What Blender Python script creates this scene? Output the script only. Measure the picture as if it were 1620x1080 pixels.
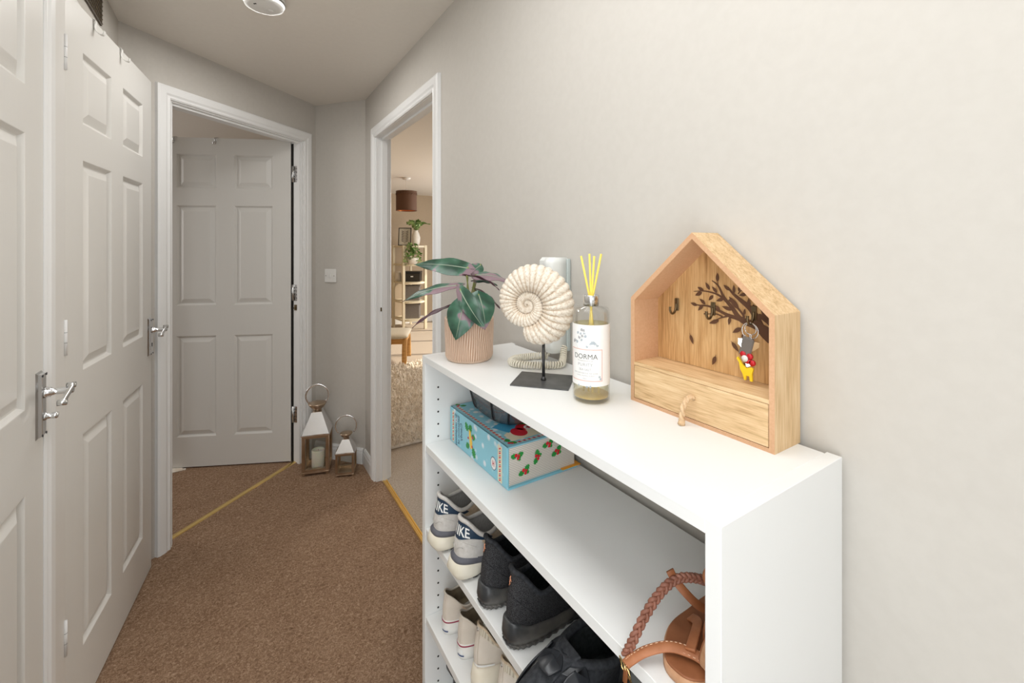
import bpy, math, random
from mathutils import Vector, Matrix
random.seed(7)
PI = math.pi
for o in list(bpy.data.objects): bpy.data.objects.remove(o)
S = bpy.context.scene
COL = S.collection

# ------------------------------------------------------------------ camera, world, lights, exposure
F, CX, HY = 694.0, 810.0, 389.4          # focal length in pixels, principal column, horizon row (1620x1080)
YAW, CAMH = math.radians(32.37), 1.35
cd = bpy.data.cameras.new('camera'); cam = bpy.data.objects.new('camera', cd); COL.objects.link(cam)
cam.location = (0, 0, CAMH); cam.rotation_euler = (PI/2, 0, -YAW)
cd.sensor_width = 36; cd.lens = F/1620*36; cd.shift_y = -(540-HY)/1620; cd.clip_start = .02
S.camera = cam
S.view_settings.view_transform = 'Standard'; S.view_settings.look = 'None'
S.view_settings.gamma = 1; S.view_settings.use_curve_mapping = False
S.view_settings.exposure = 0.0
w = bpy.data.worlds.new('world'); S.world = w; w.use_nodes = True
w.node_tree.nodes['Background'].inputs[0].default_value = (.75, .85, 1, 1)
w.node_tree.nodes['Background'].inputs[1].default_value = 1.6
def area(name, loc, target, sx, sy, power, col=(1, 1, 1)):
    l = bpy.data.lights.new(name, 'AREA'); l.shape = 'RECTANGLE'; l.size = sx; l.size_y = sy
    l.energy = power; l.color = col
    o = bpy.data.objects.new(name, l); COL.objects.link(o); o.location = loc
    o.rotation_euler = (Vector(target)-Vector(loc)).to_track_quat('-Z', 'Y').to_euler()
    return o
area('hall_ceiling_light', (.12, .42, 2.24), (.12, .42, 0), .5, 1.1, 10, (.97, .985, 1))
area('hall_entrance_daylight', (-.10, -1.70, 1.35), (.25, 1, 1.2), 1.0, 1.9, 8, (.95, .98, 1))
area('hall_side_fill', (-.375, -.12, 1.15), (.69, .62, 1.1), .8, 1.8, 20, (.93, .975, 1))  # added fill from the left for right wall and shelves, no doorway here
area('hall_far_fill', (.12, 2.0, 2.24), (.12, 2.0, 0), .4, .5, 5.5, (1, .985, .96))  # added overhead fill for the far end of the hall, no lamp there
area('room_beyond_daylight', (-1.9, 3.9, 1.5), (-.3, 3.9, 1.1), 1.2, 1.3, 17, (1, .97, .95))
area('living_window_daylight', (3.9, 4.4, 1.4), (1.6, 4.8, .9), 1.9, 1.5, 58, (1, .89, .74))
sl = bpy.data.lights.new('sun', 'SUN'); sl.energy = 4.5; sl.angle = .01; sl.color = (1, .90, .74)
so = bpy.data.objects.new('sun', sl); COL.objects.link(so)
so.rotation_euler = Vector((-.72, .33, -.60)).to_track_quat('-Z', 'Y').to_euler()

def at(px, py, Z):
    X = (px-CX)/F*Z
    return Vector((X*math.cos(YAW)+Z*math.sin(YAW), -X*math.sin(YAW)+Z*math.cos(YAW), CAMH-(py-HY)/F*Z))

# ------------------------------------------------------------------ materials
M = {}
def mat(name, col, rough=.5, metal=0, spec=.5, coat=0, trans=0, ior=1.45, sss=0):
    m = bpy.data.materials.new(name); m.use_nodes = True; M[name] = m
    b = m.node_tree.nodes['Principled BSDF']
    b.inputs['Base Color'].default_value = (*col, 1); b.inputs['Roughness'].default_value = rough
    b.inputs['Metallic'].default_value = metal; b.inputs['Specular IOR Level'].default_value = spec
    b.inputs['Coat Weight'].default_value = coat; b.inputs['Transmission Weight'].default_value = trans
    b.inputs['IOR'].default_value = ior
    if sss: b.inputs['Subsurface Weight'].default_value = sss; b.inputs['Subsurface Scale'].default_value = .01
    return m
def N(m, t, **kw):
    n = m.node_tree.nodes.new(t)
    for k, v in kw.items():
        if k in n.inputs.keys(): n.inputs[k].default_value = v
        else: setattr(n, k, v)
    return n
def L(m, a, b): m.node_tree.links.new(a, b)
def coords(m, scale=(1, 1, 1), rot=(0, 0, 0), kind='Object'):
    tc = N(m, 'ShaderNodeTexCoord'); mp = N(m, 'ShaderNodeMapping')
    mp.inputs['Scale'].default_value = scale; mp.inputs['Rotation'].default_value = rot
    L(m, tc.outputs[kind], mp.inputs[0]); return mp.outputs[0]
def ramp(m, fac, stops):
    r = N(m, 'ShaderNodeValToRGB'); e = r.color_ramp.elements
    while len(e) < len(stops): e.new(.5)
    for i, (p, c) in enumerate(stops): e[i].position = p; e[i].color = (*c, 1)
    L(m, fac, r.inputs[0]); return r.outputs[0]
def noise(m, vec, sc, det=4, rough=.5, dist=0):
    n = N(m, 'ShaderNodeTexNoise', Scale=sc, Detail=det, Roughness=rough, Distortion=dist)
    L(m, vec, n.inputs['Vector']); return n.outputs[0]
def bump(m, h, strength=.2, dist=.01):
    b = N(m, 'ShaderNodeBump', Strength=strength, Distance=dist)
    L(m, h, b.inputs['Height']); L(m, b.outputs[0], m.node_tree.nodes['Principled BSDF'].inputs['Normal'])
def base(m, c): L(m, c, m.node_tree.nodes['Principled BSDF'].inputs['Base Color'])
def noisy(name, c1, c2, sc, rough=.5, bs=.2, bd=.002, stretch=(1, 1, 1), det=4, lo=.35, hi=.65, **kw):
    m = mat(name, c1, rough, **kw); v = coords(m, stretch); n = noise(m, v, sc, det)
    base(m, ramp(m, n, [(lo, c1), (hi, c2)]))
    if bs: bump(m, n, bs, bd)
    return m
noisy('wall_paint', (.57, .54, .495), (.585, .555, .51), 60, .75, .06, .0008, spec=.25)
noisy('living_paint', (.47, .375, .27), (.49, .39, .28), 40, .8, .1, .001, spec=.2)
noisy('ceiling_paint', (.80, .755, .69), (.815, .77, .705), 50, .85, .15, .001, spec=.2)
noisy('gloss_white', (.76, .745, .715), (.77, .755, .725), 8, .32, .03, .001)
noisy('trim_white', (.83, .83, .82), (.84, .84, .83), 8, .3, .02, .001)
noisy('melamine_white', (.86, .865, .855), (.87, .875, .865), 5, .33, 0)
# door skin: moulded wood-grain emboss
m = mat('door_paint', (.73, .715, .68), .36)
v = coords(m, (55, 55, 1.6)); n = noise(m, v, 6, 5, .55, .6); bump(m, n, .22, .0012)
# carpets
m = mat('brown_carpet', (.16, .10, .065), .95, spec=.1)
v = coords(m); a = noise(m, v, 105, 8, .85, 1.2); b_ = noise(m, v, 9, 4); fine = noise(m, v, 420, 2, .6)
mx = N(m, 'ShaderNodeMix', data_type='RGBA'); mx.inputs[0].default_value = .22
L(m, ramp(m, a, [(.40, (.135, .075, .043)), (.51, (.31, .195, .122)), (.61, (.56, .405, .285))]), mx.inputs[6])
L(m, ramp(m, b_, [(.3, (.25, .145, .088)), (.7, (.43, .285, .19))]), mx.inputs[7]); base(m, mx.outputs[2])
ad = N(m, 'ShaderNodeMath', operation='ADD'); L(m, a, ad.inputs[0]); L(m, fine, ad.inputs[1]); bump(m, ad.outputs[0], .6, .0035)
m = mat('beige_carpet', (.3, .25, .2), .95, spec=.1)
v = coords(m); a = noise(m, v, 110, 6, .7)
base(m, ramp(m, a, [(.35, (.36, .30, .245)), (.65, (.54, .465, .385))])); bump(m, a, .6, .005)
noisy('shag', (.70, .61, .50), (.92, .86, .77), 22, .95, .4, .01, spec=.1)
def wood(name, c1, c2, c3, stretch, sc=1, rough=.5, bs=.1):
    m = mat(name, c1, rough, spec=.35); v = coords(m, stretch)
    a = noise(m, v, 3.0*sc, 6, .6, .8); b2 = noise(m, v, 14*sc, 3, .5)
    mx = N(m, 'ShaderNodeMix', data_type='FLOAT'); mx.inputs[0].default_value = .4
    L(m, a, mx.inputs[2]); L(m, b2, mx.inputs[3])
    base(m, ramp(m, mx.outputs[0], [(.32, c3), (.48, c2), (.62, c1)])); bump(m, mx.outputs[0], bs, .0008)
    return m
wood('oak_vertical', (.72, .47, .23), (.58, .34, .145), (.34, .175, .065), (26, 26, 1.6))
wood('oak_vertical_light', (.80, .59, .36), (.70, .48, .26), (.48, .295, .135), (26, 26, 1.6))
wood('oak_horizontal', (.81, .60, .36), (.70, .48, .26), (.46, .28, .13), (26, 2.2, 30))
noisy('mdf', (.62, .37, .21), (.66, .40, .24), 300, .8, .05, .0005, spec=.2)
wood('light_bent_wood', (.72, .42, .16), (.62, .34, .12), (.48, .24, .08), (4, 30, 30))
mat('bark_brown_print', (.115, .050, .024), .6)
mat('chrome', (.74, .75, .76), .2, 1)
mat('brushed_chrome', (.62, .62, .62), .24, 1)
mat('dark_steel', (.07, .07, .072), .42, .8)
noisy('slate_steel', (.10, .10, .10), (.15, .15, .15), 30, .38, .05, .0005, metal=.6)
noisy('lantern_steel', (.40, .29, .19), (.55, .43, .32), 9, .28, .02, .001, metal=.9)
mat('lantern_roof_steel', (.86, .86, .88), .14, 1)
mat('antique_brass', (.17, .125, .07), .38, .9)
mat('brass', (.90, .66, .27), .3, 1)
mat('white_plastic', (.80, .79, .76), .5)
mat('cool_white_plastic', (.84, .86, .84), .3)
mat('sage_plastic', (.50, .56, .55), .4)
mat('cream_plastic', (.80, .75, .63), .45)
mat('black_plastic', (.015, .015, .017), .35)
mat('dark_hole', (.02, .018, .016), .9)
def thin(name, tint, gl=.06, rough=.03, body=0, bcol=(1, 1, 1)):
    m = mat(name, bcol, .3); nt = m.node_tree; b = nt.nodes['Principled BSDF']; out = nt.nodes['Material Output']
    t = N(m, 'ShaderNodeBsdfTransparent'); t.inputs[0].default_value = (*tint, 1)
    g = N(m, 'ShaderNodeBsdfGlossy'); g.inputs['Roughness'].default_value = rough
    lw_ = N(m, 'ShaderNodeLayerWeight', Blend=.25); mt = N(m, 'ShaderNodeMath', operation='MULTIPLY_ADD'); L(m, lw_.outputs['Fresnel'], mt.inputs[0]); mt.inputs[1].default_value = .3; mt.inputs[2].default_value = gl
    x = N(m, 'ShaderNodeMixShader'); L(m, mt.outputs[0], x.inputs[0]); L(m, t.outputs[0], x.inputs[1]); L(m, g.outputs[0], x.inputs[2])
    y = N(m, 'ShaderNodeMixShader'); y.inputs[0].default_value = body; L(m, x.outputs[0], y.inputs[1]); L(m, b.outputs[0], y.inputs[2]); L(m, y.outputs[0], out.inputs[0])
    return m
thin('glass', (.97, .975, .965), .03); thin('clear_glass', (1, 1, .995), .01)
thin('oil', (1.0, .98, .82), .0, body=.10, bcol=(1.0, .86, .42)); thin('smoke_glass', (.66, .67, .69), .12, .08, body=.22, bcol=(.40, .41, .43))
thin('bottle_base_glass', (1, .84, .30), .0, body=.75, bcol=(1, .70, .12))
mat('reed', (.93, .72, .13), .6)
mat('label_paper', (.90, .89, .87), .55)
mat('peach_print', (.78, .42, .34), .6)
mat('ink', (.12, .12, .12), .6); mat('grey_ink', (.42, .42, .43), .6); mat('blue_grey_ink', (.45, .50, .55), .7)
mat('candle_wax', (.86, .82, .70), .5, sss=.3)
mat('mesh_grille', (.12, .10, .08), .7)
# fossil
m = mat('fossil', (.8, .72, .6), .75, spec=.25)
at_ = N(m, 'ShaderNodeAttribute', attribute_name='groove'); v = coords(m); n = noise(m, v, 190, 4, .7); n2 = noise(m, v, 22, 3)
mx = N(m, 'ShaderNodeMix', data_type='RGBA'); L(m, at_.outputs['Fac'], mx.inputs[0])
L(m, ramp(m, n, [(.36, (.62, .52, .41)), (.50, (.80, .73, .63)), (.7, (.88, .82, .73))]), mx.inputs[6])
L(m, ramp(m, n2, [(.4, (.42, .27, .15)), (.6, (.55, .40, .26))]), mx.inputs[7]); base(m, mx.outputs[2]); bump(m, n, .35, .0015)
# pot
m = mat('pot_clay', (.6, .42, .3), .85, spec=.2); at_ = N(m, 'ShaderNodeAttribute', attribute_name='groove')
base(m, ramp(m, at_.outputs['Fac'], [(0, (.80, .62, .49)), (1, (.38, .22, .135))])); bump(m, noise(m, coords(m), 260, 3), .2, .001)
noisy('soil', (.05, .035, .02), (.12, .08, .05), 200, .9, .6, .004)
# rubber-plant leaf
m = mat('leaf_green', (.06, .14, .09), .28, spec=.5)
v = coords(m); n = noise(m, v, 17, 2, .5, .4); n2 = noise(m, v, 60, 2)
mx = N(m, 'ShaderNodeMix', data_type='RGBA'); L(m, n, mx.inputs[0])
base(m, ramp(m, n, [(.36, (.020, .058, .036)), (.49, (.045, .120, .075)), (.545, (.10, .18, .14)), (.565, (.25, .17, .195)), (.8, (.29, .20, .225))]))
bump(m, n2, .15, .001)
mat('leaf_underside', (.085, .026, .045), .4)
mat('leaf_rib', (.30, .36, .27), .45)
mat('plant_stem', (.28, .30, .10), .5)
mat('foliage', (.13, .27, .06), .5); mat('foliage_pale', (.35, .50, .20), .5)
# shoes
noisy('foam_cream', (.74, .68, .55), (.82, .77, .66), 25, .6, .08, .001)
noisy('foam_charcoal', (.10, .10, .12), (.14, .14, .16), 40, .55, .1, .001)
noisy('suede_grey', (.58, .55, .51), (.66, .63, .60), 120, .9, .25, .0008)
noisy('lining_grey', (.46, .44, .41), (.54, .52, .49), 200, .95, .3, .001)
noisy('navy_leather', (.012, .032, .066), (.02, .048, .09), 60, .42, .1, .0005)
mat('white_print', (.86, .86, .84), .5)
noisy('tan_suede', (.60, .46, .32), (.68, .55, .40), 150, .9, .2, .0008)
mat('copper_print', (.72, .33, .20), .3, .8)
m = mat('black_knit', (.02, .02, .022), .75, spec=.3)
vo = N(m, 'ShaderNodeTexVoronoi', Scale=620.0); L(m, coords(m, (1, 1, 1.5)), vo.inputs['Vector'])
base(m, ramp(m, vo.outputs['Distance'], [(.15, (.085, .085, .09)), (.7, (.014, .014, .016))])); bump(m, vo.outputs['Distance'], -.7, .0015)
noisy('black_rubber', (.035, .037, .04), (.17, .155, .135), 14, .33, .08, .001, lo=.45, hi=.78)
noisy('black_lining', (.006, .008, .009), (.018, .022, .022), 150, .95, .3, .002)
noisy('black_suede', (.018, .020, .024), (.04, .042, .048), 160, .85, .3, .001)
mat('black_leather', (.022, .024, .028), .3)
m = mat('cream_canvas', (.80, .74, .66), .85, spec=.2); n = noise(m, coords(m), 12, 3); n2 = noise(m, coords(m), 500, 2)
base(m, ramp(m, n, [(.35, (.68, .60, .51)), (.6, (.80, .73, .65))])); bump(m, n2, .35, .0008)
noisy('cream_rubber', (.82, .79, .75), (.86, .84, .80), 20, .5, .05, .001)
noisy('cream_rubber_warm', (.78, .70, .56), (.84, .78, .66), 20, .5, .05, .001)
noisy('insole_brown', (.20, .15, .10), (.34, .28, .19), 30, .7, .1, .001)
mat('red_rubber', (.32, .02, .06), .5); mat('blue_rubber', (.03, .06, .18), .5)
m = mat('ribbed_knit', (.66, .59, .47), .9, spec=.2); wv = N(m, 'ShaderNodeTexWave', Scale=110.0); wv.bands_direction = 'Y'
L(m, coords(m), wv.inputs['Vector']); base(m, ramp(m, wv.outputs[0], [(.1, (.50, .43, .33)), (.6, (.72, .66, .54))])); bump(m, wv.outputs[0], .5, .001)
noisy('sandal_leather', (.24, .080, .028), (.36, .135, .055), 25, .48, .15, .001)
noisy('sandal_strap', (.38, .135, .052), (.47, .185, .080), 60, .5, .15, .001)
noisy('sandal_edge', (.48, .25, .13), (.58, .33, .19), 90, .6, .1, .001)
noisy('braid_leather', (.20, .075, .045), (.31, .13, .085), 60, .5, .15, .001)
mat('gold', (.90, .66, .28), .2, 1)
mat('stitch', (.82, .58, .40), .7)
# gift box
m = mat('box_blue', (.32, .66, .78), .35); v = coords(m)
vo = N(m, 'ShaderNodeTexVoronoi', Scale=42.0); L(m, v, vo.inputs['Vector'])
base(m, ramp(m, vo.outputs['Distance'], [(.16, (.76, .82, .88)), (.34, (.27, .60, .72))]))
mat('box_blue_edge', (.25, .60, .73), .35)
mat('box_cream', (.80, .73, .55), .4); mat('box_red', (.70, .012, .03), .35); mat('box_green', (.02, .30, .05), .4)
mat('box_orange', (.90, .38, .03), .35); mat('box_yellow', (.93, .60, .06), .4); mat('box_navy', (.03, .05, .14), .4)
mat('box_white', (.84, .82, .80), .4); mat('box_midblue', (.06, .36, .60), .4); mat('box_pink', (.82, .42, .45), .4)
m = mat('page_edge', (.78, .73, .66), .7); wv = N(m, 'ShaderNodeTexWave', Scale=88.0); wv.bands_direction = 'Z'
L(m, coords(m), wv.inputs['Vector']); base(m, ramp(m, wv.outputs[0], [(.10, (.42, .37, .32)), (.30, (.78, .73, .66))]))
# far room
mat('cream_metal', (.78, .70, .52), .4); noisy('felt_grey', (.16, .14, .13), (.22, .20, .18), 90, .95, .1, .001)
noisy('chair_fabric', (.62, .56, .45), (.68, .62, .51), 120, .9, .1, .001)
mat('rattan_shade', (.10, .045, .022), .7); mat('copper_inside', (.70, .25, .08), .35, .8)
mat('picture_paper', (.72, .70, .62), .6); mat('black_frame', (.03, .025, .02), .4)
mat('key_yellow', (.90, .62, .02), .4); mat('key_red', (.55, .01, .02), .35); mat('leather_grey', (.16, .14, .125), .5)
mat('bronze_key', (.35, .22, .11), .35, .9)
noisy('jute', (.66, .44, .25), (.78, .57, .36), 200, .9, .4, .001)
noisy('ceramic_white', (.80, .76, .68), (.84, .80, .73), 20, .45, .1, .002)

# ------------------------------------------------------------------ mesh builder
class MB:
    def __init__(s): s.v = []; s.f = []; s.mi = []; s.sm = []
    def add(s, vs, fs, mi=0, sm=False):
        o = len(s.v); s.v += [tuple(p) for p in vs]
        for f in fs: s.f.append([o+i for i in f]); s.mi.append(mi); s.sm.append(sm)
        return s
    def box(s, x0, x1, y0, y1, z0, z1, mi=0):
        vs = [(x, y, z) for x in (x0, x1) for y in (y0, y1) for z in (z0, z1)]
        return s.add(vs, [(0, 1, 3, 2), (4, 6, 7, 5), (0, 4, 5, 1), (2, 3, 7, 6), (0, 2, 6, 4), (1, 5, 7, 3)], mi)
    def bbox(s, x0, x1, y0, y1, z0, z1, b=.002, mi=0):          # box with chamfered edges
        def pt(ix, iy, iz, ax):
            P = [(x0, x1)[ix], (y0, y1)[iy], (z0, z1)[iz]]; C = [(x0+b, x1-b)[ix], (y0+b, y1-b)[iy], (z0+b, z1-b)[iz]]
            C[ax] = P[ax]; return tuple(C)
        vs = []; idx = {}
        for ix in (0, 1):
            for iy in (0, 1):
                for iz in (0, 1):
                    for ax in (0, 1, 2): idx[ix, iy, iz, ax] = len(vs); vs.append(pt(ix, iy, iz, ax))
        fs = []
        for ax in (0, 1, 2):
            a, c = [k for k in (0, 1, 2) if k != ax]
            for e in (0, 1):
                q = []
                for (p, r) in ((0, 0), (1, 0), (1, 1), (0, 1)):
                    t = [0, 0, 0]; t[ax] = e; t[a] = p; t[c] = r; q.append(idx[(*t, ax)])
                fs.append(q)
            for p in (0, 1):
                for r in (0, 1):
                    t0 = [0, 0, 0]; t0[a] = p; t0[c] = r; t1 = t0[:]; t1[ax] = 1
                    fs.append([idx[(*t0, a)], idx[(*t1, a)], idx[(*t1, c)], idx[(*t0, c)]])
        for ix in (0, 1):
            for iy in (0, 1):
                for iz in (0, 1): fs.append([idx[ix, iy, iz, k] for k in (0, 1, 2)])
        return s.add(vs, fs, mi)
    def prism(s, poly, f0, f1, mi=0, sm=False, m0=None):                    # poly of 2D points, f0/f1 map (a,b)->3D
        n = len(poly); vs = [f0(*p) for p in poly]+[f1(*p) for p in poly]
        return s.add(vs, [list(range(n))[::-1], list(range(n, 2*n))]+[(i, (i+1) % n, n+(i+1) % n, n+i) for i in range(n)], mi, sm)._cap(n, m0)
    def _cap(s, n, m0):
        if m0 is not None: s.mi[len(s.mi)-n-2] = m0
        return s
    def grid(s, rows, closed=False, mi=0, sm=True, cap0=False, cap1=False, wrap=False):
        n = len(rows[0]); vs = [p for r in rows for p in r]; fs = []
        R = len(rows)
        for i in range(R if wrap else R-1):
            for j in range(n if closed else n-1):
                a, b = i*n+j, i*n+(j+1) % n; c, d = ((i+1) % R)*n+(j+1) % n, ((i+1) % R)*n+j
                fs.append((a, b, c, d))
        if cap0: fs.append(list(range(n))[::-1])
        if cap1: fs.append([(R-1)*n+j for j in range(n)])
        return s.add(vs, fs, mi, sm)
    def lathe(s, prof, seg=32, c=(0, 0), mi=0, sm=True, cap0=True, cap1=True, rf=None, z0=0):
        rows = []
        for r, z in prof:
            rows.append([(c[0]+(r+(rf(a, z) if rf else 0))*math.cos(a), c[1]+(r+(rf(a, z) if rf else 0))*math.sin(a), z+z0)
                         for a in [2*PI*i/seg for i in range(seg)]])
        return s.grid(rows, True, mi, sm, cap0, cap1)
    def tube(s, pts, r, seg=8, mi=0, closed=False, caps=True, flat=1.0, up=None):
        pts = [Vector(p) for p in pts]; n = len(pts); rows = []; prev = None
        for i, p in enumerate(pts):
            a = pts[(i-1) % n] if (closed or i) else p; b = pts[(i+1) % n] if (closed or i < n-1) else p
            t = (b-a).normalized()
            if prev is None or up is not None:
                h = Vector(up) if up is not None else (Vector((0, 0, 1)) if abs(t.z) < .9 else Vector((1, 0, 0)))
            else: h = prev
            nx = (h-t*h.dot(t)).normalized(); ny = t.cross(nx); prev = nx
            rr = r[i] if isinstance(r, (list, tuple)) else r
            rows.append([tuple(p+nx*(math.cos(2*PI*k/seg)*rr*flat)+ny*(math.sin(2*PI*k/seg)*rr)) for k in range(seg)])
        return s.grid(rows, True, mi, True, caps and not closed, caps and not closed, wrap=closed)
    def ribbon(s, pts, ups, wd, th, mi=0):                         # flat strap: box section swept
        pts = [Vector(p) for p in pts]; n = len(pts); rows = []
        for i, p in enumerate(pts):
            t = (pts[min(i+1, n-1)]-pts[max(i-1, 0)]).normalized()
            u = Vector(ups[i] if isinstance(ups, list) else ups); u = (u-t*u.dot(t)).normalized(); sd = t.cross(u)
            ww = (wd[i] if isinstance(wd, list) else wd)/2
            rows.append([tuple(p+sd*a*ww+u*b*th/2) for a, b in ((-1, -.6), (-.85, -1), (.85, -1), (1, -.6), (1, .6), (.85, 1), (-.85, 1), (-1, .6))])
        return s.grid(rows, True, mi, True, True, True)
    def xform(s, Mx): s.v = [tuple(Mx @ Vector(p)) for p in s.v]; return s
    def build(s, name, mats, parent=None, attr=None):
        me = bpy.data.meshes.new(name); me.from_pydata(s.v, [], s.f)
        for m_ in (mats if isinstance(mats, (list, tuple)) else [mats]): me.materials.append(M[m_])
        me.polygons.foreach_set('material_index', s.mi); me.polygons.foreach_set('use_smooth', s.sm)
        if attr:
            a = me.attributes.new('groove', 'FLOAT', 'POINT'); a.data.foreach_set('value', attr)
        import bmesh
        bm = bmesh.new(); bm.from_mesh(me); bmesh.ops.recalc_face_normals(bm, faces=bm.faces); bm.to_mesh(me); bm.free()
        o = bpy.data.objects.new(name, me); COL.objects.link(o)
        if parent is not None: o.parent = parent
        return o
def tag(o, label=None, cat=None, group=None, kind=None):
    if label: o['label'] = label
    if cat: o['category'] = cat
    if group: o['group'] = group
    if kind: o['kind'] = kind
    return o
def thing(name, loc, label, cat, rz=0, group=None):
    o = bpy.data.objects.new(name, None); o.empty_display_size = .05; COL.objects.link(o)
    o.location = loc; o.rotation_euler = (0, 0, rz); return tag(o, label, cat, group)
def struct(name, mb, m): return tag(mb.build(name, m), kind='structure')
def smooth(t): t = max(0, min(1, t)); return t*t*(3-2*t)
def table(t, T):
    for (a, va), (b, vb) in zip(T, T[1:]):
        if t <= b: return va+(vb-va)*smooth((t-a)/(b-a)) if t > a else va
    return T[-1][1]
def lin(t, T):
    for (a, va), (b, vb) in zip(T, T[1:]):
        if t <= b: return va+(vb-va)*((t-a)/(b-a)) if t > a else va
    return T[-1][1]
def spline(P, n=8):
    P = [Vector(p) for p in P]; out = []
    for i in range(len(P)-1):
        a = P[max(i-1, 0)]; b = P[i]; c = P[i+1]; d = P[min(i+2, len(P)-1)]
        for k in range(n):
            t = k/n; out.append(.5*((2*b)+(c-a)*t+(2*a-5*b+4*c-d)*t*t+(-a+3*b-3*c+d)*t**3))
    out.append(P[-1]); return out
def text(s, size, fn, m, name, parent, bold=0, align='CENTER', yscale=1, cut=True, spacing=1):
    cu = bpy.data.curves.new('t', 'FONT'); cu.body = s; cu.size = size; cu.align_x = align; cu.offset = bold*size
    cu.resolution_u = 3; cu.space_character = spacing
    to = bpy.data.objects.new('t', cu); COL.objects.link(to); bpy.context.view_layer.update()
    me = bpy.data.meshes.new_from_object(to.evaluated_get(bpy.context.evaluated_depsgraph_get()))
    bpy.data.objects.remove(to); me.name = name
    for v_ in me.vertices: v_.co = fn(v_.co.x, v_.co.y*yscale)
    me.materials.clear(); me.materials.append(M[m])
    o = bpy.data.objects.new(name, me); COL.objects.link(o); o.parent = parent; return o

# ------------------------------------------------------------------ setting
CZ = 2.26
def wallmap(O, u, n):
    O, u, n = Vector((*O, 0)), Vector((*u, 0)), Vector((*n, 0))
    return lambda s_, d, z: tuple(O+u*s_+n*d+Vector((0, 0, z)))
def mbox(mb, f, s0, s1, d0, d1, z0, z1, mi=0):
    vs = [f(s_, d, z) for s_ in (s0, s1) for d in (d0, d1) for z in (z0, z1)]
    return mb.add(vs, [(0, 1, 3, 2), (4, 6, 7, 5), (0, 4, 5, 1), (2, 3, 7, 6), (0, 2, 6, 4), (1, 5, 7, 3)], mi)
XR = .69
struct('floor', MB().box(-2.4, .735, -1.9, 5.3, -.06, 0), 'brown_carpet')
struct('floor_living_room', MB().box(.735, 4.1, .2, 7.6, -.06, 0), 'beige_carpet')
struct('ceiling', MB().box(-2.4, 4.1, -1.9, 7.6, CZ, CZ+.06), 'ceiling_paint')
mb = MB(); mb.box(XR, .765, -1.9, 1.67, 0, CZ); mb.box(XR, .765, 2.55, 2.80, 0, CZ); mb.box(XR, .765, 1.67, 2.55, 1.985, CZ)
struct('wall_right', mb, 'wall_paint')
mb = MB(); mb.box(-.50, -.395, -1.9, .72, 0, CZ); mb.box(-.50, -.395, 1.493, 1.655, 0, CZ); mb.box(-.50, -.395, 2.31, 2.349, 0, CZ)
mb.box(-.50, -.395, .72, 1.493, 2.035, CZ); mb.box(-.50, -.395, 1.655, 2.31, 2.035, CZ)
mb.box(-.80, -.76, 1.5, 2.5, 0, CZ); mb.box(-.76, -.5, 1.56, 1.60, 0, CZ)
struct('wall_left', mb, 'wall_paint')
struct('wall_front', MB().box(-.5, .765, -1.9, -1.82, 0, CZ), 'wall_paint')
# angled doorway wall and end wall
FW = wallmap((.446, 3.08), (-.754, -.657), (.657, -.754))
mb = MB(); mbox(mb, FW, 0, .105, -.1, 0, 0, CZ); mbox(mb, FW, .918, 1.121, -.1, 0, 0, CZ); mbox(mb, FW, .105, .918, -.1, 0, 2.01, CZ)
struct('wall_back', mb, 'wall_paint')
FE = wallmap((.69, 2.79), (-.643, .765), (-.765, -.643))
mb = MB(); mbox(mb, FE, 0, .385, -.1, 0, 0, CZ); struct('wall_far', mb, 'wall_paint')
# room beyond the angled doorway
mb = MB(); mb.box(-2.4, .69, 5.2, 5.3, 0, CZ); mb.box(-2.4, -2.32, 2.3, 5.2, 0, CZ); mb.box(-2.4, -.5, 2.3, 2.38, 0, CZ)
struct('wall_beyond', mb, 'wall_paint')
# living room shell, with a window on its right side that lets the sun in
mb = MB(); mb.box(.69, .765, 2.80, 7.6, 0, CZ); mb.box(.765, 4.1, 7.5, 7.6, 0, CZ); mb.box(.765, 4.1, .2, .28, 0, CZ)
mb.box(4.02, 4.1, .28, 3.4, 0, CZ); mb.box(4.02, 4.1, 6.9, 7.5, 0, CZ); mb.box(4.02, 4.1, 3.4, 6.9, 0, .25); mb.box(4.02, 4.1, 3.4, 6.9, 2.15, CZ)
struct('wall_living_room', mb, 'living_paint')
mb = MB(); mb.box(4.03, 4.09, 3.4, 3.46, .25, 2.15); mb.box(4.03, 4.09, 6.84, 6.9, .25, 2.15); mb.box(4.03, 4.09, 3.46, 6.84, .25, .31); mb.box(4.03, 4.09, 3.46, 6.84, 2.09, 2.15)
for k in (1, 2, 3): mb.box(4.03, 4.09, 3.4+k*.86, 3.45+k*.86, .31, 2.09)
struct('window_1', mb, 'trim_white')

def skirting(name, f, s0, s1, m='trim_white', h=.095):
    prof = [(0, 0), (.016, 0), (.016, h-.03), (.012, h-.018), (.0125, h-.012), (.006, h), (0, h)]
    mb = MB(); mb.grid([[f(s_, d, z) for d, z in prof] for s_ in (s0, s1)], True, 0, False, True, True)
    return struct(name, mb, m)
FR = wallmap((.69, 0), (0, 1), (-1, 0))
skirting('baseboard_far', FE, .012, .375)
skirting('baseboard_right', FR, 2.603, 2.785)
skirting('baseboard_right_near', FR, -1.8, 1.61, h=.07)
skirting('baseboard_living_room', wallmap((.765, 7.5), (1, 0), (0, -1)), 0, 3.25, h=.11)
skirting('baseboard_left', wallmap((-.395, 0), (0, 1), (1, 0)), -1.8, .66, h=.095)
skirting('baseboard_beyond', wallmap((-2.3, 5.2), (1, 0), (0, -1)), 0, 2.9, h=.11)

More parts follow.
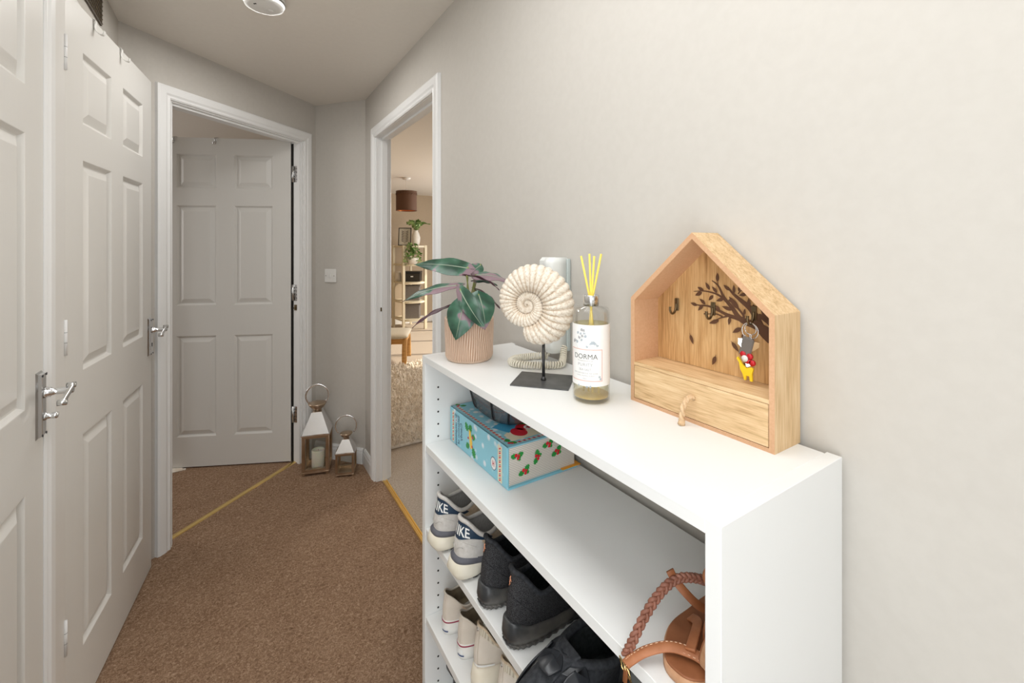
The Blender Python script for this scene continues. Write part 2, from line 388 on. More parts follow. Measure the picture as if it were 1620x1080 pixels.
CAS = [(0, 0), (0, .010), (.006, .014), (.012, .0125), (.016, .0125), (.024, .017), (.050, .018), (.058, .014), (.060, 0)]
def casing(name, f, s0, s1, zt, w_=1.0, flip=1):
    rows = []
    for (sx, sz, leg) in ((-1, 0, 0), (-1, 1, 1), (1, 1, 1), (1, 0, 0)):
        r = []
        for u, d in CAS:
            u *= w_; s_ = (s0 if sx < 0 else s1)+sx*u
            r.append(f(s_, d*flip, (zt+u) if leg else 0))
        rows.append(r)
    return struct(name, MB().grid(rows, True, 0, False, True, True), 'trim_white')
def lining(name, f, s0, s1, zt, depth, m='trim_white', stop=None):
    mb = MB(); t = .012
    mbox(mb, f, s0, s0+t, -depth, .002, 0, zt); mbox(mb, f, s1-t, s1, -depth, .002, 0, zt); mbox(mb, f, s0+t, s1-t, -depth, .002, zt-t, zt)
    if stop:
        a, b = stop
        mbox(mb, f, s0+t, s0+t+.011, -b, -a, 0, zt-t); mbox(mb, f, s1-t-.011, s1-t, -b, -a, 0, zt-t); mbox(mb, f, s0+t+.011, s1-t-.011, -b, -a, zt-t-.011, zt-t)
    return struct(name, mb, m)
casing('trim_1', FR, 1.672, 2.548, 1.975); lining('trim_2', FR, 1.67, 2.55, 1.985, .075, stop=(.030, .060))
FRb = wallmap((.765, 0), (0, 1), (1, 0)); casing('trim_3', FRb, 1.672, 2.548, 1.975)
casing('trim_4', FW, .107, .916, 2.004); lining('trim_5', FW, .105, .918, 2.01, .1, stop=(.010, .028))
mb = MB(); mbox(mb, FW, .117, .1195, -.080, -.064, .004, 1.99); struct('hinge_gap_shade', mb, 'dark_hole')  # dark strip on the jamb: painted shade of the hinge-side gap
FL = wallmap((-.395, 0), (0, 1), (1, 0))
casing('trim_6', FL, .722, 1.491, 2.03, .95); lining('trim_7', FL, .72, 1.493, 2.035, .1)
mb = MB(); mbox(mb, FL, 1.5545, 1.655, .0005, .012, 0, 2.06); mbox(mb, FL, 1.655, 2.31, .0005, .012, 2.035, 2.06); mbox(mb, FL, 2.31, 2.335, .0005, .012, 0, 2.06)
struct('trim_8', mb, 'gloss_white')

# ------------------------------------------------------------------ six-panel doors
ROWS = [(.19, .805), (.99, 1.60), (1.703, 1.913)]
def door(name, loc, rz, W, z1, label, handle=None, hooks=0, hinges=None, side=1, z0=.008, th=.035):
    """leaf in local coords: x from 0 (hinge) to W, thickness 0..-th in y; visible face at y=0"""
    st, mu = .105, .10; pw = (W-2*st-mu)/2; cols = [(st, st+pw), (st+pw+mu, W-st)]
    mb = MB(); mb.box(0, W, -th+.012, -.012, z0, z1)
    for (a, b) in ((0, st), (st+pw, st+pw+mu), (W-st, W)): mb.box(a, b, -th, 0, z0, z1)
    for (a, b) in cols:
        zz = [z0]+[k for r in ROWS for k in r]+[z1]
        for i in range(0, len(zz), 2): mb.box(a, b, -th, 0, zz[i], zz[i+1])
    root = tag(mb.build(name, 'door_paint'), kind='structure'); root.location = loc; root.rotation_euler = (0, 0, rz)
    for (a, b) in cols:
        for (c, d) in ROWS:
            rings = []
            for ins, dep in ((0, 0), (.002, -.0005), (.006, -.005), (.010, -.0105), (.014, -.0110), (.038, -.0015), (.040, -.001)):
                rings.append([(a+ins, dep, c+ins), (b-ins, dep, c+ins), (b-ins, dep, d-ins), (a+ins, dep, d-ins)])
            p = MB().grid(rings, True, 0, False, False, True).build('door_panel', 'door_paint', root)
    return root
def handle(root, W, z, backset=.028, lock='knob'):
    hb = MB().box(W-backset-.019, W-backset+.019, 0, .0035, z-.105, z+.05)
    r_ = [(0, 0), (.004, .0035), (.006, .009), (.008, .010)]
    x0, x1, za, zb = W-backset-.019, W-backset+.019, z-.105, z+.05
    pl = MB().grid([[(x0+i_, d, za+i_), (x1-i_, d, za+i_), (x1-i_, d, zb-i_), (x0+i_, d, zb-i_)] for i_, d in r_], True, 0, False, True, True).build('door_handle', 'brushed_chrome', root)
    xc = W-backset
    def cyl(prof, c, zc, seg=20):
        return [[(c+r*math.cos(2*PI*k/seg), y, zc+r*math.sin(2*PI*k/seg)) for k in range(seg)] for r, y in prof]
    mb = MB(); mb.grid(cyl([(.0125, .010), (.013, .014), (.0105, .017), (.0115, .020), (.008, .023), (.0075, .034), (.0085, .050), (.009, .056), (.007, .060)], xc, z), True, 0, True, True, True)
    # scroll lever reaching back over the door
    prof = [(.000, .056, .012), (-.010, .060, .012), (-.022, .058, .004), (-.038, .054, -.008), (-.050, .052, -.015), (-.060, .055, -.014)]
    P = spline([(xc+a, y, z+c) for a, y, c in prof], 5)
    mb.ribbon(P, (0, 1, 0), [.012+.005*math.sin(PI*i/(len(P)-1)) for i in range(len(P))], .0055)
    mb.tube([(xc-.060, .046, z-.013), (xc-.060, .062, z-.013)], .0070, 14)
    mb.tube([(xc-.001, .048, z+.011), (xc-.001, .064, z+.011)], .0066, 14)
    mb.build('lever', 'chrome', pl)
    mb = MB(); zl = z-.056
    if lock == 'knob':
        mb.grid(cyl([(.009, .010), (.0095, .013), (.006, .015), (.0075, .026), (.008, .030), (.006, .033)], xc, zl, 16), True, 0, True, True, True)
        mb.build('privacy_knob', 'chrome', pl)
    else:
        mb.grid(cyl([(.004, .0101), (.004, .0108)], xc, zl, 12), True, 0, True, True, True); mb.box(xc-.0022, xc+.0022, .0101, .0108, zl-.012, zl)
        mb.build('keyhole', 'dark_hole', pl)
    for dx, dz in ((-.012, .042), (.012, .042), (-.012, -.097), (.012, -.097)):
        MB().grid(cyl([(.0032, .010), (.003, .0112), (.0012, .0114)], xc+dx, z+dz, 10), True, 0, True, True, True).build('screw', 'dark_steel', pl)
    return pl
def hinge(root, x, y, z, m, name='hinge', h=.1):
    mb = MB(); mb.tube([(x, y, z-h/2), (x, y, z+h/2)], .0042, 12)
    hg = mb.build(name, m, root)
    k = MB()
    for dz in (-.014, .014): k.tube([(x, y, z+dz-.0004), (x, y, z+dz+.0004)], .0044, 12)
    k.build('hinge_knuckle', 'dark_steel', hg); return hg
def overdoor_hook(root, x, z1, th, m):
    mb = MB(); P = spline([(x, -th-.003, z1-.03), (x, -th-.003, z1+.002), (x, .003, z1+.002), (x, .003, z1-.022), (x, .010, z1-.036), (x, .022, z1-.040), (x, .026, z1-.028)], 5)
    mb.ribbon(P, (1, 0, 0), .0018, .012); return mb.build('overdoor_hook', m, root)

# door 1: near left, only its latch side is in view.  local +x runs along world +y
d1 = door('door_1', (-.386, .735, 0), PI/2, .752, 2.03, '', th=.034)
# rz=90deg maps local y to world -x, so mirror: faces must look to +x
def mirror_y(root):
    def fix(o):
        me = o.data
        if me and not me.get('m'):
            for v_ in me.vertices: v_.co.y *= -1
            me.flip_normals(); me['m'] = 1
        for c in o.children: fix(c)
    fix(root)
handle(d1, .752, 1.006); mirror_y(d1)
d1['label'] = 'white six panel door at left frame edge with chrome lever and privacy knob'
# door 2: ajar cupboard door
a2 = math.atan2(2.364-1.637, -.293+.383); d2 = door('door_2', (-.383, 1.637, 0), a2, .7325, 2.038, '', th=.034)
handle(d2, .7325, 1.003, lock='key')
for zz in (1.87, 1.105, .30): hinge(d2, -.004, .002, zz, 'trim_white', h=.095)
overdoor_hook(d2, .178, 2.038, .034, 'white_plastic'); overdoor_hook(d2, .392, 2.038, .034, 'white_plastic'); mirror_y(d2)
# door 3: standing open behind the angled doorway
a3 = math.atan2(.4243, -.9055); d3 = door('door_3', (.300, 3.056, 0), a3, .762, 2.012, '', th=.036)
overdoor_hook(d3, .435, 2.012, .036, 'brushed_chrome'); overdoor_hook(d3, .67, 2.012, .036, 'brushed_chrome')
def fliph(o):
    for c in o.children:
        pass
# hinges of door 3 sit on the jamb
for zz in (1.80, 1.06, .30):
    hg = MB(); hg.tube([FW(.1225, -.064, zz-.05), FW(.1225, -.064, zz+.05)], .0065, 12)
    mbox(hg, FW, .1172, .1190, -.062, -.032, zz-.05, zz+.05)
    hg = hg.build('hinge', 'brushed_chrome'); hg.parent = d3; hg.matrix_parent_inverse = Matrix.LocRotScale(d3.location, d3.rotation_euler, None).inverted()
    sc_ = MB()
    for dz in (-.033, -.012, .012, .033):
        for dd in (-.053, -.040): mbox(sc_, FW, .1190, .1199, dd-.003, dd+.003, zz+dz-.003, zz+dz+.003)
    sc_ = sc_.build('screw', 'dark_steel', hg)
lp = MB(); mbox(lp, FW, .117, .1190, -.058, -.036, .95, .985); mbox(lp, FW, .1190, .132, -.050, -.042, .962, .970)
tag(lp.build('latch_keep', 'antique_brass'), 'small dark brass catch on the jamb beside the open door', 'catch')

# threshold strips
mb = MB(); prof = [(-.015, 0), (-.012, .004), (-.004, .0065), (.004, .0065), (.012, .004), (.015, 0)]
mb.grid([[FW(s_, -.06+a, b) for a, b in prof] for s_ in (.118, .906)], True, 0, False, True, True)
tag(mb.build('threshold_strip', 'brass'), 'thin brass carpet bar across the open panelled doorway', 'carpet bar')
root = thing('threshold_strip', (.735, 2.11, 0), 'wide ridged brass carpet bar in the living room doorway', 'carpet bar')
for (a, b, hh) in ((-.014, -.005, .006), (-.005, .005, .003), (.005, .014, .006)):
    mb = MB(); mb.grid([[(a, y, 0), (a+.003, y, hh), (b-.003, y, hh), (b, y, 0)] for y in (-.427, .427)], True, 0, False, True, True)
    mb.build('bar_ridge', 'brass', root)
# strike plate on the lining of the living room doorway
root = thing('strike_plate', (.722, 2.538, .985), 'small brown metal strike plate on the white doorway lining', 'strike plate')
MB().box(-.010, .010, -.0015, 0, -.010, .012).build('plate', 'antique_brass', root); MB().box(.010, .026, -.0015, .0, -.004, .002).build('latch_lip', 'antique_brass', root)

# vent above door 2
root = thing('air_vent', (-.395, 1.80, 2.185), 'dark mesh air vent high on the left wall above the cupboard door', 'vent')
MB().box(0, .006, -.26, .263, -.066, .066).build('grille', 'mesh_grille', root)
mb = MB()
for i in range(34):
    for j in range(8):
        y = -.252+i*.0153; z = -.059+j*.0153; mb.box(.006, .0075, y, y+.0022+.0009*(j % 2), z, z+.013)
        mb.box(.006, .0075, y, y+.014, z, z+.0022)
tag(mb.build('mesh', 'antique_brass', root), kind='stuff')
# smoke alarm
root = thing('smoke_alarm', (.094, 1.847, CZ), 'round white smoke alarm on the hall ceiling', 'smoke alarm')
MB().lathe([(.060, 0), (.070, 0), (.072, -.010), (.060, -.011)], 48).build('base_ring', 'white_plastic', root)
MB().lathe([(.066, -.011), (.0675, -.020), (.064, -.030), (.050, -.034), (.001, -.036)], 48).build('cover', 'white_plastic', root)
MB().lathe([(.068, -.0135), (.068, -.0155)], 48, cap0=False, cap1=False).build('sensor_slot', 'dark_hole', root)
MB().lathe([(.010, -.0355), (.009, -.0375), (.001, -.038)], 20, c=(.02, .01)).build('test_button', 'white_plastic', root)
for p in ((-.032, -.012), (-.028, -.016)): MB().lathe([(.0028, -.0345), (.0026, -.0362)], 10, c=p).build('indicator', 'black_plastic', root)
# fused spur / switch on the end wall
root = thing('wall_switch', FE(.258, 0, 1.162), 'square white switch plate on the narrow end wall', 'switch', rz=math.atan2(.765, -.643))
MB().bbox(-.043, .043, 0, .009, -.043, .043, .003).build('face_plate', 'white_plastic', root)
MB().bbox(-.008, .008, .009, .013, -.014, .014, .0015).build('rocker', 'white_plastic', root)
for x in (-.03, .03): MB().box(x-.003, x+.003, .009, .0098, -.003, .003).build('screw', 'brushed_chrome', root)

# ------------------------------------------------------------------ bookcase
BX0, BX1, BY0, BY1, BT = .41, .68, .2575, 1.078, 1.07
root = thing('bookcase', ((BX0+BX1)/2, (BY0+BY1)/2, 0), 'white open bookcase used as shoe rack against the right wall', 'bookcase')
ox, oy = (BX0+BX1)/2, (BY0+BY1)/2
def bp(name, x0, x1, y0, y1, z0, z1, b=.0006): return MB().bbox(x0-ox, x1-ox, y0-oy, y1-oy, z0, z1, b).build(name, 'melamine_white', root)
bp('side_panel', BX0, BX1+.003, BY0, BY0+.018, 0, BT); bp('side_panel', BX0, BX1+.003, BY1-.018, BY1, 0, BT)
bp('top_panel', BX0, BX1-.004, BY0+.018, BY1-.018, BT-.016, BT)
SHELVES = [.846, .633, .408, .195]
for z in SHELVES: bp('shelf', BX0+.002, BX1-.006, BY0+.0185, BY1-.0185, z-.018, z)
bp('bottom_shelf', BX0+.004, BX1-.006, BY0+.018, BY1-.018, .052, .068); bp('plinth', BX0+.02, BX0+.036, BY0+.018, BY1-.018, 0, .052)
mb = MB()
for xx in (.446, .640):
    z = .986
    while z > .1:
        if all(not (s_-.020 < z < s_+.002) for s_ in SHELVES):
            for (yy, d) in ((BY1-.018, -1), (BY0+.018, 1)):
                mb.prism([(.0026*math.cos(k*PI/4), .0026*math.sin(k*PI/4)) for k in range(8)],
                         lambda a, b, yy=yy: (xx-ox+a, yy-oy, z+b), lambda a, b, yy=yy, d=d: (xx-ox+a, yy-oy+d*.0004, z+b))
        z -= .0316
tag(mb.build('peg_hole', 'dark_hole', root), kind='stuff')

# ------------------------------------------------------------------ house key box
H0, H1, HX0, HX1, ez, pz, t_ = .3085, .561, .613, .6885, .187, .302, .0075
hy = (H0+H1)/2; hw = (H1-H0)/2
root = thing('key_box', ((HX0+HX1)/2, hy, BT), 'house shaped wooden key box with drawer and brown tree print', 'key box')
xa, xb = HX0-(HX0+HX1)/2, HX1-(HX0+HX1)/2
xa += 0; xb -= .006
# roof slabs, sides, base
sl_ = math.atan2(pz-ez, hw); tv = t_/math.cos(sl_)
def hprism(name, poly, m, x0=None, x1=None, mats=None, parent=root):
    x0 = xa if x0 is None else x0; x1 = xb if x1 is None else x1
    return MB().prism(poly, lambda a, b: (x0, a, b), lambda a, b: (x1, a, b), m0=1 if m == 'oak_vertical_light' else None).build(name, [m, 'mdf'] if m == 'oak_vertical_light' else m, parent)
hprism('roof_board', [(-hw, ez), (0, pz), (0, pz-tv), (-hw+t_, ez-tv+.0055)], 'oak_vertical_light')
hprism('roof_board', [(hw, ez), (hw-t_, ez-tv+.0055), (0, pz-tv), (0, pz)], 'oak_vertical_light')
hprism('side_board', [(-hw, 0), (-hw, ez), (-hw+t_, ez-tv+.0055), (-hw+t_, 0)], 'oak_vertical_light')
hprism('side_board', [(hw, 0), (hw-t_, 0), (hw-t_, ez-tv+.0055), (hw, ez)], 'oak_vertical_light')
hprism('base_board', [(-hw+t_, 0), (hw-t_, 0), (hw-t_, .006), (-hw+t_, .006)], 'mdf')
hprism('inner_shelf', [(-hw+t_, .0655), (hw-t_, .0655), (hw-t_, .0715), (-hw+t_, .0715)], 'oak_horizontal', xa+.0006, xb-.004)
# inside faces: mdf liner on left slope and left side
hprism('mdf_liner', [(hw-t_, .0716), (hw-t_-.0006, .0716), (hw-t_-.0006, ez-tv+.005), (hw-t_, ez-tv+.0055)], 'mdf', xa+.0004, xb-.004)
hprism('mdf_liner', [(hw-t_, ez-tv+.0053), (hw-t_-.0006, ez-tv+.0049), (0, pz-tv-.0006), (0, pz-tv)], 'mdf', xa+.0004, xb-.004)
# back made of glued vertical staves
bk = [(-hw+t_, .0716), (hw-t_, .0716)]
nst = 6; sw = 2*(hw-t_)/nst
for i in range(nst):
    y0 = -hw+t_+i*sw; y1 = y0+sw-.0002
    top = lambda y: pz-tv-abs(y)*math.tan(sl_)-.0008
    poly = [(y0, .072), (y1, .072), (y1, top(y1))]+([(0, top(0))] if y0 < 0 < y1 else [])+[(y0, top(y0))]
    s_ = hprism('back_stave', poly, 'oak_vertical', xb-.0045-.0003*(i % 2), xb-.0003)
XB = xb-.0052
# drawer
dr = MB().bbox(xa-.0005, xa+.012, -hw+t_+.001, hw-t_-.001, .0068, .0648, .0006).build('drawer', 'oak_horizontal', root)
mb = MB(); P = spline([(xa, -.004, .040), (xa-.010, -.002, .043), (xa-.018, .001, .032), (xa-.021, .003, .012), (xa-.020, .003, .006)], 6)
for ph in (0, PI):
    mb.tube([(p.x+.0022*math.cos(ph+i*.9), p.y+.0022*math.sin(ph+i*.9), p.z) for i, p in enumerate(P)], .0028, 7)
mb.tube([(xa-.0205, .003, .007), (xa-.021, .004, .001)], [.0048, .0058], 8)
mb.build('rope_pull', 'jute', dr)
# tree print: branches and leaves drawn in (y, z) seen from the front; u = distance from right (near) inner side in picture
def hp(px, py):                       # photo pixel -> (y, z) on the back board plane x = XB
    X0 = (HX0+HX1)/2+XB; r = (px-CX)/F; dx = r*math.cos(YAW)+math.sin(YAW); dy = -r*math.sin(YAW)+math.cos(YAW)
    Z = X0/dx; return (dy*Z-hy, CAMH-(py-HY)/F*Z-BT)
def cq(x, y): return hp(1040+x/5.4, 400+y/5.4)
mb = MB(); TC = [0]
def branch(pts, w0, w1):
    TC[0] += .00004
    P = spline([(*cq(*p), 0) for p in pts], 6); n = len(P); A = []; B = []
    for i, p in enumerate(P):
        t = (P[min(i+1, n-1)]-P[max(i-1, 0)]).normalized(); nn = Vector((-t.y, t.x, 0)); w_ = (w0+(w1-w0)*i/(n-1))/2
        A.append(p+nn*w_); B.append(p-nn*w_)
    poly = A+B[::-1]
    for i in range(n-1):
        q = [A[i], A[i+1], B[i+1], B[i]]
        mb.add([(XB-.0002-TC[0], p.x, p.y) for p in q], [(0, 1, 2, 3)])
def pleaf(x0, y0, x1, y1, w_=.42):
    a = Vector((*cq(x0, y0), 0)); b = Vector((*cq(x1, y1), 0)); d = b-a; nn = Vector((-d.y, d.x, 0))
    pts = []
    for k in range(9): t = k/8; pts.append(a+d*t+nn*(w_*.5*math.sin(PI*t**.8)))
    for k in range(7, 0, -1): t = k/8; pts.append(a+d*t-nn*(w_*.5*math.sin(PI*t**.8)))
    TC[0] += .00004; mb.add([(XB-.00025-TC[0], p.x, p.y) for p in pts], [list(range(len(pts)))])
branch([(975, 700), (900, 650), (820, 610), (760, 590), (700, 555), (640, 470), (570, 380), (520, 280), (465, 235)], .016, .0012)
branch([(760, 590), (690, 560), (600, 530), (540, 500), (440, 455), (350, 445), (300, 430)], .008, .0008)
branch([(640, 470), (560, 385), (490, 345), (400, 325), (310, 328)], .005, .0008)
branch([(975, 740), (900, 670), (850, 560), (800, 480), (720, 410), (650, 350), (600, 290)], .016, .002)
branch([(975, 600), (930, 560), (900, 490), (860, 440)], .012, .002); branch([(700, 560), (740, 540), (660, 440), (610, 400)], .004, .003)
branch([(600, 540), (540, 555), (500, 575)], .003, .001); branch([(880, 600), (860, 560), (880, 540), (940, 580)], .005, .008)
branch([(520, 285), (515, 235)], .001, .001); branch([(690, 350), (720, 320), (760, 335)], .002, .001); branch([(560, 545), (500, 520), (400, 522)], .003, .001)
for l_ in ((515, 245, 515, 168, .4), (450, 315, 412, 250, .4), (512, 340, 468, 285, .4), (480, 360, 440, 405, .45), (570, 390, 505, 410, .4), (400, 325, 345, 290, .45), (385, 335, 325, 362, .45), (345, 448, 285, 425, .4), (415, 438, 362, 390, .4), (395, 440, 350, 492, .4),
           (530, 575, 445, 600, .35), (625, 545, 612, 615, .4), (640, 488, 555, 455, .35), (720, 640, 645, 680, .4), (620, 320, 568, 272, .4), (660, 345, 655, 272, .36), (700, 330, 705, 275, .4), (735, 320, 770, 345, .4), (770, 350, 700, 362, .4), (785, 465, 785, 385, .4), (745, 530, 752, 475, .4), (825, 480, 825, 435, .45), (700, 480, 615, 370, .33),
           (540, 490, 500, 445, .5), (430, 520, 398, 518, .5), (730, 690, 740, 760, .3), (900, 620, 860, 580, .5), (930, 590, 900, 545, .5)):
    pleaf(*l_)
pr = mb.build('tree_print', 'bark_brown_print', root)
for l_, st_ in (((285, 695, 312, 780, .36), [(282, 683), (288, 705)]), ((505, 880, 475, 955, .4), [(505, 868), (503, 890)]), ((640, 757, 702, 845, .36), [(632, 750), (645, 762)])):
    mb = MB(); pleaf(*l_); branch(st_, .0006, .0009); mb.build('leaf_print', 'bark_brown_print', root)
def cup_hook(y, z):
    mb = MB().bbox(XB-.003, XB, y-.0038, y+.0038, z-.010, z+.012, .0006)
    P = spline([(XB-.003, y, z+.003), (XB-.005, y, z-.008), (XB-.010, y, z-.014), (XB-.016, y, z-.014), (XB-.020, y, z-.008), (XB-.020, y, z-.002)], 5)
    mb.tube(P, [.0020]*(len(P)-3)+[.0019, .0022, .0027], 8)
    return mb.build('hook', 'antique_brass', root)
for px, py in ((1071.5, 482), (1129, 489), (1194, 496)):
    cup_hook(*hp(px, py))
ky, kz = hp(1194, 496)

# keys hanging from the near hook
KX = XB+(HX0+HX1)/2
kr = thing('key_bunch', (KX-.013, hy+ky, BT+kz-.014), 'bunch of keys with red and yellow fobs on the wooden key box hook', 'keys')
mb = MB(); R_ = .0125
mb.tube([(0, R_*math.cos(a), -R_*.9+R_*math.sin(a)) for a in [2*PI*i/28 for i in range(28)]], .0009, 6, closed=True)
mb.tube([(.003, .001+R_*.7*math.cos(a), -R_*.7+.7*R_*math.sin(a)) for a in [2*PI*i/24 for i in range(24)]], .0008, 6, closed=True)
mb.build('split_ring', 'chrome', kr)
def key(dx, dy, dz, rot, L_, m, name='key', wd=.009):
    mb = MB(); 
    prof = [(0, .0), (wd, .001), (wd*1.15, -.007), (wd*.6, -.014), (wd*.34, -.017), (wd*.34, -L_+.003), (0, -L_)]
    poly = [(a, b) for a, b in prof]+[(-a*(1 if i < 4 else 1.25-.3*(i % 2)), b) for i, (a, b) in reversed(list(enumerate(prof[1:-1])))]
    mb.prism(poly, lambda a, b: (-.001, a, b), lambda a, b: (.001, a, b)); mb.xform(Matrix.Translation((dx, dy, dz)) @ Matrix.Rotation(rot, 4, 'X') @ Matrix.Rotation(.5, 4, 'Z'))
    return mb.build(name, m, kr)
key(.000, -.004, -.026, .30, .050, 'bronze_key'); key(-.003, .006, -.024, -.12, .044, 'chrome'); key(.003, .010, -.024, -.22, .040, 'chrome')
mb = MB().bbox(-.002, .002, -.009, .009, -.030, 0, .0015); mb.xform(Matrix.Translation((-.005, -.001, -.021)) @ Matrix.Rotation(.25, 4, 'X')); mb.build('leather_fob', 'leather_grey', kr)
mb = MB()
for k in range(6): mb.tube([(-.004+.0012*math.sin(2*a), .006+.0014*math.cos(a), -.020-k*.0042+.0024*math.sin(a)) for a in [2*PI*i/10 for i in range(10)]], .0006, 5, closed=True)
for k in range(5): mb.tube([(-.004, -.003+.0014*math.cos(a), -.018-k*.0042+.0024*math.sin(a)) for a in [2*PI*i/10 for i in range(10)]], .0006, 5, closed=True)
mb.build('chain', 'chrome', kr)
mb = MB()
for (a, b) in ((.007, -.047), (-.003, -.049), (.000, -.056), (-.007, -.058)):
    mb.tube([(-.0075, a, b), (-.0045, a, b)], .0046, 12)
mb.build('red_fob', 'key_red', kr)
MB().tube([(-.008, .004, -.053), (-.0045, .004, -.053)], .005, 12).build('white_fob', 'white_plastic', kr)
mb = MB(); gir = [(.014, -.052), (.016, -.055), (.012, -.060), (.010, -.070), (.006, -.077), (.004, -.085), (.0015, -.085), (.001, -.078), (-.004, -.078), (-.005, -.085), (-.0085, -.085), (-.008, -.074), (-.010, -.066), (-.006, -.064), (.001, -.067), (.007, -.062)]
mb.prism(gir, lambda a, b: (-.0095, a, b), lambda a, b: (-.0065, a, b)); mb.build('yellow_fob', 'key_yellow', kr)

# ------------------------------------------------------------------ reed diffuser
dc = (.553, .6015); th0 = math.atan2(-.6015, -.553)-math.radians(19)
root = thing('reed_diffuser', (*dc, BT), 'clear glass reed diffuser bottle with yellow reeds and white label', 'reed diffuser')
R = .0335
MB().lathe([(.001, .0), (.028, 0), (R, .004), (R, .160), (.031, .168), (.015, .171), (.0135, .176), (.0125, .176), (.0125, .170), (.029, .165), (.0315, .158), (.0315, .008), (.001, .0075)], 48, cap0=True, cap1=True).build('glass_bottle', 'clear_glass', root)
MB().lathe([(.001, .0085), (.0308, .0085), (.0308, .140), (.001, .1402)], 40).build('oil', 'oil', root)
MB().lathe([(.001, .0087), (.0306, .0087), (.0306, .0125), (.001, .0130)], 40).build('oil_sediment', 'bottle_base_glass', root)
MB().lathe([(.0130, .1715), (.0142, .1715), (.0144, .190), (.0135, .191), (.0122, .191), (.0122, .180)], 32, cap0=False, cap1=False).build('collar', 'chrome', root)
for i, (ax, ay) in enumerate(((-.0185, .006), (-.002, .004), (.005, -.004), (.0175, -.008))):
    rx, ry = math.cos(YAW), -math.sin(YAW)      # spread roughly across the view
    top = (ax*rx*.9+ay*.5, ax*ry*.9+ay, .262+.004*(i % 2)); cx_, cy_ = ax*.12, -ax*.1
    bot = (-top[0]*.75*(1 if i % 2 else -.4), -top[1]*.75, .012)
    bot = (cx_-(top[0]-cx_)*1.1, cy_-(top[1]-cy_)*1.1, .012)
    q = math.hypot(bot[0], bot[1]); k = min(1, .026/q); bot = (bot[0]*k, bot[1]*k, .012)
    MB().tube([bot, (cx_*.5, cy_*.5, .18), top], .0019, 8).build('reed', 'reed', root)
def cylmap(z0, off=.0005):
    return lambda x, y: Vector(((R+off)*math.cos(th0+x/R), (R+off)*math.sin(th0+x/R), z0+y))
def arc(name, x0, x1, z0, z1, off, m, n=40):
    mb = MB(); mb.grid([[cylmap(0, off)(x0+(x1-x0)*i/n, z) for z in (z0, z1)] for i in range(n+1)]); return mb.build(name, m, lab if name != 'label' else root)
lab = arc('label', -.052, .068, .033, .141, .0002, 'label_paper', 60)
lw = .0315
for (x0, x1, z0, z1) in ((-lw, lw, .042, .0431), (-lw, lw, .0969, .098), (-lw, -lw+.0011, .042, .098), (lw-.0011, lw, .042, .098)):
    arc('label_border', x0, x1, z0, z1, .0004, 'peach_print', 16)
text('DORMA', .0125, cylmap(.0810), 'ink', 'brand_lettering', lab)
text('FRAGRANCES FOR', .0034, cylmap(.0765), 'grey_ink', 'small_lettering', lab)
text('PURITY', .0076, cylmap(.0683), 'grey_ink', 'range_lettering', lab, spacing=1.15)
text('SEA SALT', .0055, cylmap(.0605), 'grey_ink', 'scent_lettering', lab)
text('REED DIFFUSER FOR THE HOME', .0032, cylmap(.0548), 'grey_ink', 'small_lettering', lab)
text('LONG LASTING SCENT', .0032, cylmap(.0505), 'grey_ink', 'small_lettering', lab)
text('200ml', .0030, cylmap(.0455), 'grey_ink', 'small_lettering', lab)
rr = random.Random(5)
def blossom(x, z, s_, m):
    mb = MB()
    for k in range(5):
        a = 2*PI*k/5+rr.random(); cx2, cz2 = x+s_*.6*math.cos(a), z+s_*.6*math.sin(a)
        mb.add([cylmap(0, .0005)(cx2+s_*.42*math.cos(b), cz2+s_*.55*math.sin(b)) for b in [2*PI*j/8 for j in range(8)]], [list(range(8))])
    return mb
mb1, mb2 = MB(), MB()
for (x, z) in ((-.006, .128), (-.002, .127), (-.014, .122), (-.008, .121), (-.001, .122), (-.011, .114), (-.005, .117), (.001, .117), (-.021, .108), (-.016, .106), (-.006, .110), (.013, .106), (.010, .101), (.018, .101), (.004, .096), (.0155, .103), (-.024, .103), (.022, .098)):
    t = blossom(x, z+.004 if z > .105 else z+.007, .0019+.0010*rr.random(), None); (mb1 if rr.random() < .4 else mb2).add(t.v, t.f)
for (x, z) in ((-.012, .033), (.004, .032), (.010, .033), (.026, .050), (.028, .046)):
    t = blossom(x, z, .002, None); mb2.add(t.v, t.f)
for (x0, z0, x1, z1) in ((-.006, .126, -.008, .108), (-.014, .122, -.008, .112), (-.001, .122, -.007, .112), (.018, .101, .012, .092), (-.021, .108, -.014, .098), (-.020, .033, .012, .031)):
    mb2.add([cylmap(0, .00045)(x0+a, z0) for a in (0, .0004)]+[cylmap(0, .00045)(x1+a, z1) for a in (.0004, 0)], [(0, 1, 2, 3)])
tag(mb1.build('blossom_print', 'grey_ink', lab), kind='stuff'); tag(mb2.build('blossom_print', 'blue_grey_ink', lab), kind='stuff')

